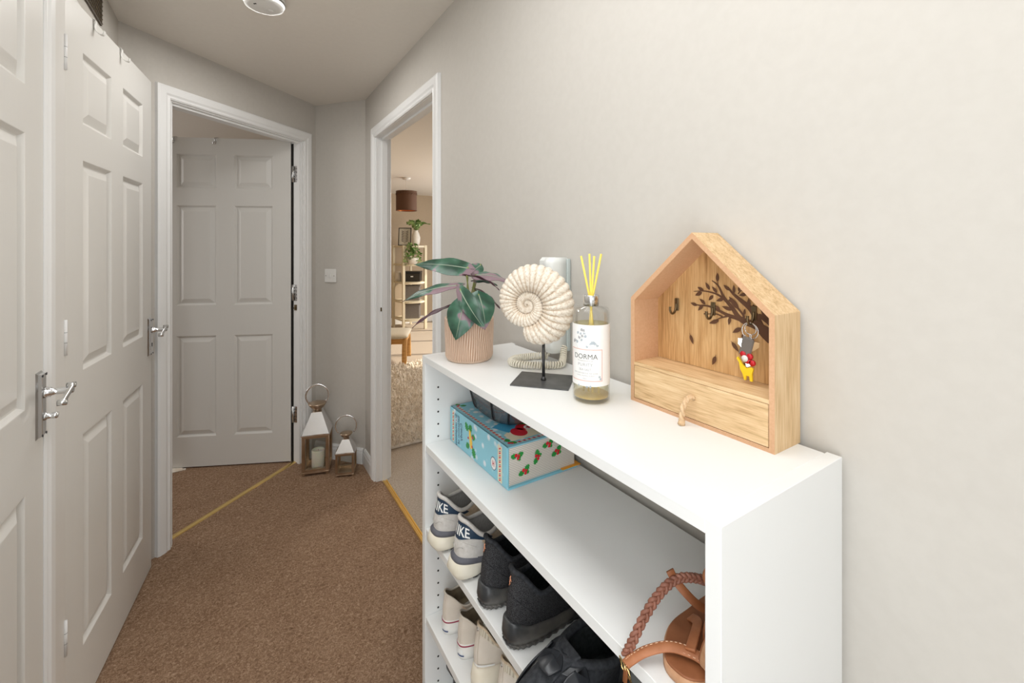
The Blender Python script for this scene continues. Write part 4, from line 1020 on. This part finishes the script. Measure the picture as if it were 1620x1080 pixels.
# --- black strap shoes, toes pointing out of the bookcase
def make_strap_shoe(loc, rz, label, z_=1):
    root = thing('strap_shoe', loc, label, 'shoe', rz, 'black strap shoes')
    s = Shoe(.25, .092, .100, .084, .094, .045, .54, .03, .42, [(0, .026), (.5, .020), (1, .022)])
    s.upper('black_suede', root, 'black_lining', 'black_suede', .0065)
    s.sole('sole', 'black_rubber', [(0, -.006), (.002, 0), (.018, .002), (st_top(s), .0005), (st_top(s, .001), -.004)], root)
    tp_ = s.top(.5)
    for k in (0,):
        half = []
        for sg in (1, -1):
            h_ = [(s.surf(.5+sg*(.155-.03*k*0-.045*k), v, .004), s.surf(.5+sg*(.155-.045*k), v, .02)) for v in (.12, .3, .5, .7, .86-.1*k)]
            half.append(h_)
        mid = [(tp_+Vector((.022, y_, .004)), tp_+Vector((.030, y_*1.2, .03))) for y_ in (.010, -.010)]
        seq = half[0]+mid+half[1][::-1]; P = spline([a for a, b in seq], 5); U = spline([(b-a).normalized() for a, b in seq], 5)
        MB().ribbon(P, U, .025, .0034).build('strap', 'black_leather', root)
    s.tongue('black_suede', root, .006); s.patch('heel_counter', 'black_leather', -.14, .14, .03, .45, .0014, root, 24, 4); return root
make_strap_shoe((.555, .520, ZS), PI+math.radians(-2), 'black padded shoe with wide leather strap, toe pointing out, beside the knit trainers')
make_strap_shoe((.575, .385, ZS), PI, 'black padded strap shoe below the sandals, nearest the near side panel')
t_ = thing('strap_shoe', (.46, 1.0, SHELVES[3]), 'black shoe with leather tongue on the low shelf by the far panel', 'shoe', math.radians(5))
s = Shoe(.26, .084, .095, .070, .092, .045, .50, .03, .34, [(0, .024), (.5, .018), (1, .02)], lean=.004)
s.upper('black_leather', t_, 'black_lining', 'black_suede', .005); s.sole('sole', 'cream_rubber', [(0, -.004), (.003, 0), (.014, .0015), (st_top(s), .0005), (st_top(s, .001), -.004)], t_)
MB().ribbon(spline([(.010, .010, .07), (-.004, .010, .092), (-.004, .010, .106), (.012, .010, .112)], 4), (1, 0, 0), .024, .004).build('heel_loop', 'black_leather', t_)

# --- cream canvas pumps with red line
ZC = SHELVES[2]
def make_canvas(loc, rz, label):
    root = thing('canvas_shoe', loc, label, 'shoe', rz, 'cream canvas pumps with red lined soles')
    s = Shoe(.25, .078, .092, .064, .078, .036, .50, .015, .42, [(0, .032), (.5, .026), (1, .032)], lean=-.002, inset=.002)
    s.upper('cream_canvas', root, 'insole_brown', 'cream_canvas', .0022, im='insole_brown')
    s.sole('foxing', 'cream_rubber', [(0, -.003), (.001, .0005), (.012, .0012), (st_top(s), .0008), (st_top(s, .001), -.003)], root)
    s.sole('red_line', 'red_rubber', [(st_top(s, -.0035), .001), (st_top(s, -.003), .0018), (st_top(s, -.001), .0018), (st_top(s, -.0005), .001)], root, cap=False)
    mb = MB(); rows = []
    for i in range(13):
        u = -.045+.09*i/12; rows.append([(*s.outl(u, .0022)[:2], z) for z in (.010, .024)])
    lb = MB().grid(rows).build('heel_label', 'white_print', root)
    mb = MB(); mb.grid([[(*s.outl(-.055+.055*i/8, .0028)[:2], z) for z in (.0085, .0115)] for i in range(9)]); mb.build('blue_line', 'blue_rubber', root)
    text('ALL STAR', .0065, lambda x, y: Vector((*s.outl(.016-x*.62+.01, .0026)[:2], .0145+y)), 'grey_ink', 'heel_lettering', root)
    for u in (-.16, .16): MB().tube([s.surf(u, v/10, .0006) for v in range(11)], .0006, 5).build('seam', 'stitch', root)
    s.patch('heel_strip', 'cream_canvas', -.018, .018, .02, .97, .0010, root, 8, 8)
    s.tongue('cream_canvas', root, .01); s.laces('white_plastic', root); return root
make_canvas((.432, .994, ZC), math.radians(3), 'cream canvas pump with red sole line, next to the far side panel')
make_canvas((.436, .916, ZC), math.radians(3), 'cream canvas pump with red sole line, next to the cream knit slip-ons')
def make_slipon(loc, rz, label):
    root = thing('slip_on_shoe', loc, label, 'shoe', rz, 'cream knit slip-on shoes')
    s = Shoe(.265, .082, .128, .082, .100, .042, .48, .05, .30, [(0, .046), (.4, .034), (1, .024)], lean=.0, inset=.006)
    s.upper('cream_canvas', root, 'insole_brown', 'tan_suede', .0025, im='insole_brown')
    s.sole('midsole', 'cream_rubber_warm', [(.003, -.003), (.006, .003), (.022, .004), (st_top(s, -.003), 0), (st_top(s, 0), -.005)], root)
    s.sole('outsole', 'sandal_edge', [(0, -.004), (.0005, .0015), (.0035, .002)], root)
    s.patch('ribbed_collar', 'ribbed_knit', -.26, .26, 0, 1, .0016, root, 40, 5, vf=lambda q: (.70+.12*(1-abs(q*2-1))**2, .97))
    s.patch('heel_strip', 'cream_canvas', -.022, .022, .02, 1, .0026, root, 10, 8)
    MB().grid([[s.surf(-.12+.16*i/14, v, .003) for v in (.06, .10)] for i in range(15)]).build('heel_trim', 'white_print', root)
    e_ = MB(); c = s.surf(0.0, .90, .0032); e_.tube([c+Vector((0, .003*math.cos(a), .003*math.sin(a))) for a in [k*PI/5 for k in range(10)]], .0009, 6, closed=True); e_.build('eyelet', 'brushed_chrome', root)
    return root
make_slipon((.432, .834, ZC), math.radians(2), 'cream knit slip-on with ribbed collar, beside the canvas pumps')
make_slipon((.434, .738, ZC), math.radians(2), 'cream knit slip-on with ribbed collar, second from the canvas pumps')

# ------------------------------------------------------------------ sandals
Z1 = SHELVES[0]
def sandal(loc, rot, label, extra=True):
    root = thing('sandal', loc, label, 'sandal', 0); root.rotation_euler = rot
    s = Shoe(.225, .092, wm=[(0, .92), (.2, 1.0), (.45, .82), (.75, .80), (1, .74)])
    s.sole('sole', 'sandal_edge', [(0, -.002), (.001, 0), (.011, .0005), (.0125, -.001)], root)
    s.sole('footbed', 'sandal_leather', [(.0125, -.0012), (.0142, -.0014), (.0146, -.003)], root)
    return root, s
sA, s = sandal((.430, .327, Z1), (0, 0, math.radians(3)), 'tan leather sandal with braided strap and gold buckle on upper shelf')
la = Vector((.430, .327, Z1))
def loc3(P): 
    Mi = Matrix.Rotation(-math.radians(3), 3, 'Z'); return [Mi @ (Vector(p)-la) for p in P]
P = loc3([(.394, .369, Z1+.006), (.402, .368, Z1+.008), (.420, .362, Z1+.014), (.440, .348, Z1+.021), (.453, .332, Z1+.023), (.462, .312, Z1+.022), (.464, .294, Z1+.012)])
st = MB().ribbon(spline(P, 6), (-.5, .1, .9), .0118, .0030).build('toe_strap', 'sandal_strap', sA)
P2 = spline([Vector(p)+Vector((-.001, 0, .0020)) for p in P], 8); mb = MB()
for sd in (-.0042, .0042):
    for i in range(0, len(P2)-1, 2): mb.tube([P2[i]+Vector((sd*.7, sd*.3, sd*.6)), P2[i+1]+Vector((sd*.7, sd*.3, sd*.6))], .00045, 4)
mb.build('stitching', 'stitch', st)
MB().ribbon(spline(loc3([(.455, .325, Z1+.027), (.475, .333, Z1+.029), (.498, .345, Z1+.026), (.508, .362, Z1+.016)]), 6), (-.3, .2, .9), .012, .003).build('instep_strap', 'sandal_strap', sA)
braid = spline(loc3([(.404, .378, Z1+.004), (.412, .374, Z1+.022), (.430, .370, Z1+.048), (.448, .364, Z1+.070), (.468, .357, Z1+.084), (.488, .348, Z1+.085), (.508, .338, Z1+.078), (.530, .325, Z1+.062)]), 10)
mb = MB()
for k in range(3):
    pts = []
    for i, p in enumerate(braid):
        t = (braid[min(i+1, len(braid)-1)]-braid[max(i-1, 0)]).normalized(); nx = t.cross(Vector((-.7, -.7, .1))).normalized(); ny = t.cross(nx)
        a = i*.75+k*2*PI/3; pts.append(p+nx*(.0040*math.sin(a))+ny*(.0016*math.sin(2*a)))
    mb.tube(pts, .0025, 7)
mb.build('braided_strap', 'braid_leather', sA)
MB().ribbon(spline(loc3([(.466, .362, Z1+.094), (.470, .358, Z1+.084), (.478, .348, Z1+.070), (.490, .336, Z1+.056), (.510, .322, Z1+.046), (.530, .305, Z1+.042)]), 6), (-.6, -.5, .5), .010, .003).build('ankle_strap', 'sandal_leather', sA)
bk_ = Vector(loc3([(.399, .374, Z1-.006)])[0]); mb = MB()
sq = [(-.011, -.007), (.011, -.007), (.011, .007), (-.011, .007)]
ra, rb_ = Vector((.35, .93, -.1)).normalized(), Vector((-.2, .1, 1)).normalized()
mb.tube([bk_+ra*a+rb_*b for a, b in sq], .0011, 6, closed=True); mb.tube([bk_-rb_*.014, bk_+rb_*.009], .0011, 6); mb.build('buckle', 'gold', sA)
MB().ribbon([bk_+Vector((.010, 0, .016)), bk_+Vector((.002, 0, .006)), bk_+Vector((-.001, 0, -.016))], (-1, 0, 0), .006, .002).build('strap_end', 'sandal_leather', sA)
MB().tube(spline(loc3([(.505, .330, Z1+.070), (.500, .336, Z1+.090), (.510, .330, Z1+.104), (.525, .320, Z1+.100), (.530, .312, Z1+.080)]), 6), .0030, 7).build('ankle_loop', 'sandal_strap', sA)
sB, s = sandal((.445, .2925, Z1+.041), (math.radians(-78), 0, math.radians(1)), 'tan leather sandal on its side against the near side panel')
mb = MB()
for (xx, hh) in ((.05, .035), (.10, .045), (.16, .040)):
    P = [Vector((xx+.012*math.cos(a), -.033*math.cos(a), .012+hh*math.sin(a)*.62)) for a in [PI*k/12 for k in range(13)]]
    MB().ribbon(P, [Vector((0, -math.cos(PI*k/12), math.sin(PI*k/12)+.01)) for k in range(13)], .009, .003).build('strap', 'sandal_strap', sB)
sC = thing('sandal_strap_coil', (.585, .340, Z1), 'curled tan leather sandal ties behind the sandals on the upper shelf', 'sandal ties')
for k, (r_, zc, dx) in enumerate(((.030, .034, 0), (.024, .066, .010), (.028, .098, .025), (.020, .128, .018))):
    MB().ribbon([(dx+r_*math.cos(a), -.008*k+.006*math.sin(a*2), zc+r_*math.sin(a)) for a in [2*PI*i/22 for i in range(23)]], [Vector((math.cos(2*PI*i/22), 0, math.sin(2*PI*i/22))) for i in range(23)], .010, .0026).build('tie_loop', 'sandal_strap' if k % 2 else 'sandal_leather', sC)

# ------------------------------------------------------------------ lanterns
def lantern(loc, rz, w_, body, roof, total, label, candle):
    root = thing('lantern', loc, label, 'lantern', rz, 'steel lanterns'); h = w_/2; t = w_*.125; f = .012 if w_ > .12 else .008; zb = f
    for sx in (-1, 1):
        for sy in (-1, 1): MB().bbox(sx*(h-t/2)-t*.4, sx*(h-t/2)+t*.4, sy*(h-t/2)-t*.4, sy*(h-t/2)+t*.4, 0, f, .001).build('foot', 'lantern_steel', root)
    MB().bbox(-h, h, -h, h, f, f+t*.5, .001).build('base', 'lantern_steel', root)
    for sx in (-1, 1):
        for sy in (-1, 1): MB().bbox(sx*(h-t/2)-t/2, sx*(h-t/2)+t/2, sy*(h-t/2)-t/2, sy*(h-t/2)+t/2, f+t*.5, body, .001).build('post', 'lantern_steel', root)
    for k in range(4):
        R_ = Matrix.Rotation(k*PI/2, 4, 'Z'); MB().box(-h+t, h-t, h-t, h, f+t*.5, f+t*1.3).xform(R_).build('rail', 'lantern_steel', root); MB().box(-h+t, h-t, h-t, h, body-t*.7, body).xform(R_).build('rail', 'lantern_steel', root)
        MB().box(-h+t, h-t, h-t*.6, h-t*.6+.002, f+t*1.3, body-t*.7).xform(R_).build('glass_pane', 'glass', root)
    e_ = h+.003; tp = w_*.19; sq = lambda q, z: [(-q, -q, z), (q, -q, z), (q, q, z), (-q, q, z)]
    MB().grid([sq(e_, body), sq(e_, body+.006), sq(e_-.004, body+.008), sq(tp, roof), sq(tp, roof+.002)], True, 0, False, True, True).build('roof', 'lantern_roof_steel', root)
    r = w_*.34
    MB().lathe([(tp*.9, roof+.002), (tp*.8, roof+r*.25), (r*.75, roof+r*.45), (r, roof+r*.85), (r*1.03, roof+r*.92), (r*.9, roof+r*.98), (.001, roof+r*1.12)], 32).build('chimney_cap', 'lantern_steel', root)
    zc = roof+r*.95; R2 = (total-zc)/1.70
    pts = [(R2*math.cos(a), 0, zc+R2*.72+R2*math.sin(a)) for a in [-.75+(PI+1.5)*i/36 for i in range(37)]]
    MB().tube(pts, w_*.034+.0008, 8, flat=1.0).build('ring_handle', 'lantern_roof_steel', root)
    if candle:
        c = thing('candle', tuple(Vector(loc)+Vector((.003, -.008, f+t*.5))), 'white pillar candle inside the taller lantern', 'candle')
        MB().lathe([(.001, 0), (.034, 0), (.036, .003), (.036, .098), (.034, .103), (.030, .098), (.010, .094), (.001, .094)], 36).build('wax', 'candle_wax', c)
        MB().tube([(0, 0, .093), (.001, 0, .104)], .0009, 6).build('wick', 'dark_hole', c)
    return root
lantern((.427, 2.8756, 0), math.radians(-17), .150, .232, .355, .512, 'taller steel and glass lantern with ring handle, white candle inside', True)
lantern((.566, 2.742, 0), math.radians(-21), .104, .132, .205, .340, 'shorter empty steel lantern with ring handle beside the taller one', False)

# ------------------------------------------------------------------ living room seen through the doorway
RX0, RX1, RY0, RY1 = .85, 2.35, 2.89, 4.85
root = thing('shaggy_rug', ((RX0+RX1)/2, (RY0+RY1)/2, 0), 'cream shaggy rug on the living room carpet', 'rug')
MB().bbox(RX0-(RX0+RX1)/2, RX1-(RX0+RX1)/2, RY0-(RY0+RY1)/2, RY1-(RY0+RY1)/2, 0, .02, .004).build('backing', 'shag', root)
rr = random.Random(3); mb = MB()
for i in range(15000):
    x, y = rr.uniform(RX0+.005, RX1-.005)-(RX0+RX1)/2, -(RY1-RY0)/2+(RY1-RY0)*rr.random()**1.3; a = rr.uniform(0, 2*PI); l_ = rr.uniform(.02, .05); h_ = rr.uniform(.015, .035); w2 = .0022+.002*rr.random()*(1+y)
    w2 = max(w2, .002); dx, dy = math.cos(a)*l_, math.sin(a)*l_; px_, py_ = -math.sin(a)*w2, math.cos(a)*w2
    mb.add([(x-px_, y-py_, .018), (x+px_, y+py_, .018), (x+dx*.5+px_, y+dy*.5+py_, .02+h_), (x+dx*.5-px_, y+dy*.5-py_, .02+h_), (x+dx, y+dy, .02+h_*.6)], [(0, 1, 2, 3), (3, 2, 4)])
tag(mb.build('pile', 'shag', root), kind='stuff')
# cream rug in the room beyond
root = thing('flat_rug', (-.95, 3.95, 0), 'cream rug edge showing under the open door in the next room', 'rug')
MB().bbox(-.65, .69, -.665, .65, 0, .006, .002).build('backing', 'shag', root)
mb = MB()
for i in range(27): mb.box(.69, .704, -.66+i*.048, -.64+i*.048, 0, .004)
tag(mb.build('fringe', 'shag', root), kind='stuff')

# footstool
fs = at(632, 545, 5.15); root = thing('footstool', (1.50, 5.13, 0), 'cream cushioned bentwood footstool beyond the shaggy rug', 'footstool', math.radians(-25))
for sx in (-.24, .24):
    P = spline([(sx, -.24, 0), (sx, -.225, .16), (sx, -.19, .26), (sx, -.14, .29), (sx, 0, .28), (sx, .14, .29), (sx, .19, .26), (sx, .225, .16), (sx, .24, 0)], 5)
    MB().ribbon(P, (0, .3, 1) if False else [Vector((0, p.y*3, 1-abs(p.y)*3)) for p in P], .055, .018).build('bent_leg', 'light_bent_wood', root)
MB().bbox(-.22, .22, -.012, .012, .20, .262, .004).build('cross_rail', 'light_bent_wood', root)
rows = []
for i in range(13):
    y = -.26+.52*i/12; e2_ = 1-abs(i/6-1)**6*.8
    rows.append([(a*(.275), y, .330+b*.036*e2_+.015*math.cos(i/12*2*PI)*0) for a, b in [(math.copysign(abs(math.cos(q))**.35, math.cos(q)), math.copysign(abs(math.sin(q))**.7, math.sin(q))) for q in [2*PI*k/24 for k in range(24)]]])
MB().grid(rows, True, 0, True, True, True).build('cushion', 'chair_fabric', root)

# corner shelving unit
e0 = at(647, 505, 7.25); EX, EY = 2.405, 6.93
root = thing('shelf_unit', (EX, EY, 0), 'tall cream five tier corner shelf unit in the far living room', 'shelf unit')
def toloc(px, Z): p = at(px, 500, Z); return p.x-EX, p.y-EY
lf = toloc(622.5, 7.28); fr = toloc(638.5, 6.98); rt = toloc(673, 7.18); bk2 = toloc(650, 7.60)
def post(p, w_=.042, name='post'): return MB().bbox(p[0]-w_/2, p[0]+w_/2, p[1]-w_/2, p[1]+w_/2, 0, 1.365, .003).build(name, 'cream_metal', root)
for p in (lf, fr, rt): post(p)
post(bk2, .03)
LEV = [.05+.02, .372, .665, .962, 1.365]
arcp = [Vector((*lf, 0)), Vector((*fr, 0))+Vector((0, 0, 0)), (Vector((*fr, 0))*.45+Vector((*rt, 0))*.55)+Vector((-.01, -.10, 0)), Vector((*rt, 0)), Vector((*bk2, 0))]
fc = spline(arcp[:4], 5)+[arcp[4]]
LV = [.18, .468, .777, 1.066, 1.36]
for z in LV:
    poly = [(p.x, p.y) for p in fc]
    MB().prism(poly, lambda a, b: (a, b, z-.03), lambda a, b: (a, b, z)).build('tier', 'cream_metal', root)
# objects on it
def on(px, Z, z): p = at(px, 500, Z); return (p.x, p.y, z)
sx_ = .030
t = thing('storage_basket', on(652, 7.2, LV[1]), 'grey felt basket on the second lowest tier of the shelf unit', 'basket', math.radians(-25)); 
MB().bbox(-.13, .13, -.11, .11, 0, .24, .01).build('basket_body', 'felt_grey', t); MB().bbox(-.133, .133, -.113, .113, .215, .242, .004).build('basket_rim', 'felt_grey', t)
t = thing('storage_basket', on(652, 7.2, LV[0]), 'grey felt basket on the lowest tier of the shelf unit', 'basket', math.radians(-25))
MB().bbox(-.13, .13, -.11, .11, 0, .23, .01).build('basket_body', 'felt_grey', t); MB().bbox(-.133, .133, -.113, .113, .205, .232, .004).build('basket_rim', 'felt_grey', t)
t = thing('storage_box', on(653.5, 7.2, LV[2]), 'black lidded box on the middle tier of the shelf unit', 'box', math.radians(-30))
MB().bbox(-.13, .13, -.10, .10, 0, .13, .004).build('box_body', 'black_frame', t); MB().bbox(-.134, .134, -.104, .104, .13, .165, .003).build('box_lid', 'black_plastic', t)
MB().box(-.02, .02, -.1065, -.1041, .075, .09).build('box_label', 'label_paper', t)
t = thing('ornament', on(631, 7.25, LV[2]), 'small pale ornament on the middle tier beside the black box', 'ornament')
MB().lathe([(.001, 0), (.04, 0), (.046, .05), (.040, .12), (.02, .15), (.001, .155)], 20).build('ornament_body', 'ceramic_white', t); MB().lathe([(.022, .149), (.026, .156), (.001, .160)], 16).build('ornament_top', 'ceramic_white', t)
def sprig(t, n, r0, h0, droop, size, rng, mname='foliage', hi=.2):
    for i in range(n):
        a = 2*PI*i/n+rng.random(); L_ = r0*(.6+.5*rng.random())
        P = spline([(0, 0, h0), (L_*.4*math.cos(a), L_*.4*math.sin(a), h0+hi*.7*rng.uniform(.7, 1.2)), (L_*math.cos(a), L_*math.sin(a), h0+hi*.7-droop*rng.uniform(.5, 1.2))], 5)
        b = MB(); b.tube(P, .003, 5); st_ = b.build('stem', 'plant_stem', t); b = MB()
        for p in P[2:]:
            for k in range(3):
                d = Vector((rng.uniform(-1, 1), rng.uniform(-1, 1), rng.uniform(-.4, .8))).normalized()*size; s2 = d.cross(Vector((rng.random(), rng.random(), 1))).normalized()*size*.38
                b.add([p, p+d*.5+s2, p+d, p+d*.5-s2], [(0, 1, 2, 3)])
        b.build('leaves', mname if rng.random() < .6 else 'foliage_pale', st_)
rg = random.Random(11)
t = thing('trailing_plant', on(653, 6.98, LV[3]), 'trailing green plant in a white pot on the second tier of the shelf unit', 'potted plant')
MB().lathe([(.001, 0), (.055, 0), (.085, .05), (.092, .10), (.085, .105), (.075, .095), (.001, .09)], 24).build('pot', 'ceramic_white', t); sprig(t, 11, .17, .10, .26, .050, rg, hi=.26)
t = thing('vase', on(658, 7.2, LV[4]), 'white ceramic vase of leafy stems on top of the shelf unit', 'vase')
MB().lathe([(.001, 0), (.05, 0), (.066, .06), (.070, .13), (.052, .20), (.034, .235), (.040, .25), (.030, .25), (.001, .22)], 24).build('vase_body', 'ceramic_white', t)
sprig(t, 12, .19, .24, .02, .05, rg, hi=.19)
t = thing('picture_frame', on(640, 7.25, LV[4]), 'black framed leaf print leaning on top of the shelf unit', 'picture', math.radians(-30))
lean_ = Matrix.Rotation(math.radians(-9), 4, 'X')
mb = MB()
for b in ((-.105, -.092, 0, .30), (.092, .105, 0, .30), (-.092, .092, 0, .013), (-.092, .092, .287, .30)): mb.box(b[0], b[1], -.008, .010, b[2], b[3])
mb.xform(lean_).build('frame', 'black_frame', t); MB().box(-.092, .092, -.001, .004, .013, .287).xform(lean_).build('print', 'picture_paper', t)
mb = MB()
for k in range(7):
    for sgn in (-1, 1):
        z = .06+k*.027; mb.add([(0, -.0016, z), (sgn*.045, -.0016, z+.030), (sgn*.060, -.0016, z+.022), (sgn*.03, -.0016, z+.004)], [(0, 1, 2, 3)])
mb.add([(-.002, -.0016, .03), (.002, -.0016, .03), (.001, -.0016, .26), (-.001, -.0016, .26)], [(0, 1, 2, 3)]); mb.xform(lean_).build('leaf_print', 'felt_grey', t)
# pendant lamp
pl_ = at(643, 300, 5.83); root = thing('pendant_lamp', (pl_.x, pl_.y, CZ), 'brown drum pendant lampshade hanging from the living room ceiling', 'lamp')
MB().lathe([(.001, 0), (.055, 0), (.052, .0-.02), (.02, -.03), (.001, -.031)], 28).build('ceiling_rose', 'white_plastic', root)
MB().tube([(0, 0, -.03), (0, 0, -.24)], .004, 8).build('flex', 'white_plastic', root)
zt = CAMH-(303-HY)/F*5.83-CZ; zb = CAMH-(333-HY)/F*5.83-CZ; rd = .135
MB().lathe([(rd, zt), (rd, zb)], 44, cap0=False, cap1=False).build('shade', 'rattan_shade', root)
MB().lathe([(rd-.003, zt-.001), (rd-.003, zb+.001)], 44, cap0=False, cap1=False).build('shade_lining', 'copper_inside', root)
mb = MB(); mb.tube([(rd*math.cos(a), rd*math.sin(a), zt) for a in [2*PI*k/40 for k in range(40)]], .004, 6, closed=True); mb.tube([(rd*math.cos(a), rd*math.sin(a), zb) for a in [2*PI*k/40 for k in range(40)]], .004, 6, closed=True)
for k in range(22):
    a = 2*PI*k/22; mb.tube([(1.012*rd*math.cos(a+.1*q), 1.012*rd*math.sin(a+.1*q), zt-.02-.03*abs((q % 4)-2)/2) for q in range(4)], .0022, 5)
mb.build('shade_trim', 'rattan_shade', root)
mb = MB(); mb.tube([(-rd, 0, zt-.004), (rd, 0, zt-.004)], .0025, 6); mb.tube([(0, -rd, zt-.004), (0, rd, zt-.004)], .0025, 6); mb.tube([(0, 0, -.235), (0, 0, zt-.07)], .018, 12); mb.build('lamp_holder', 'white_plastic', root)
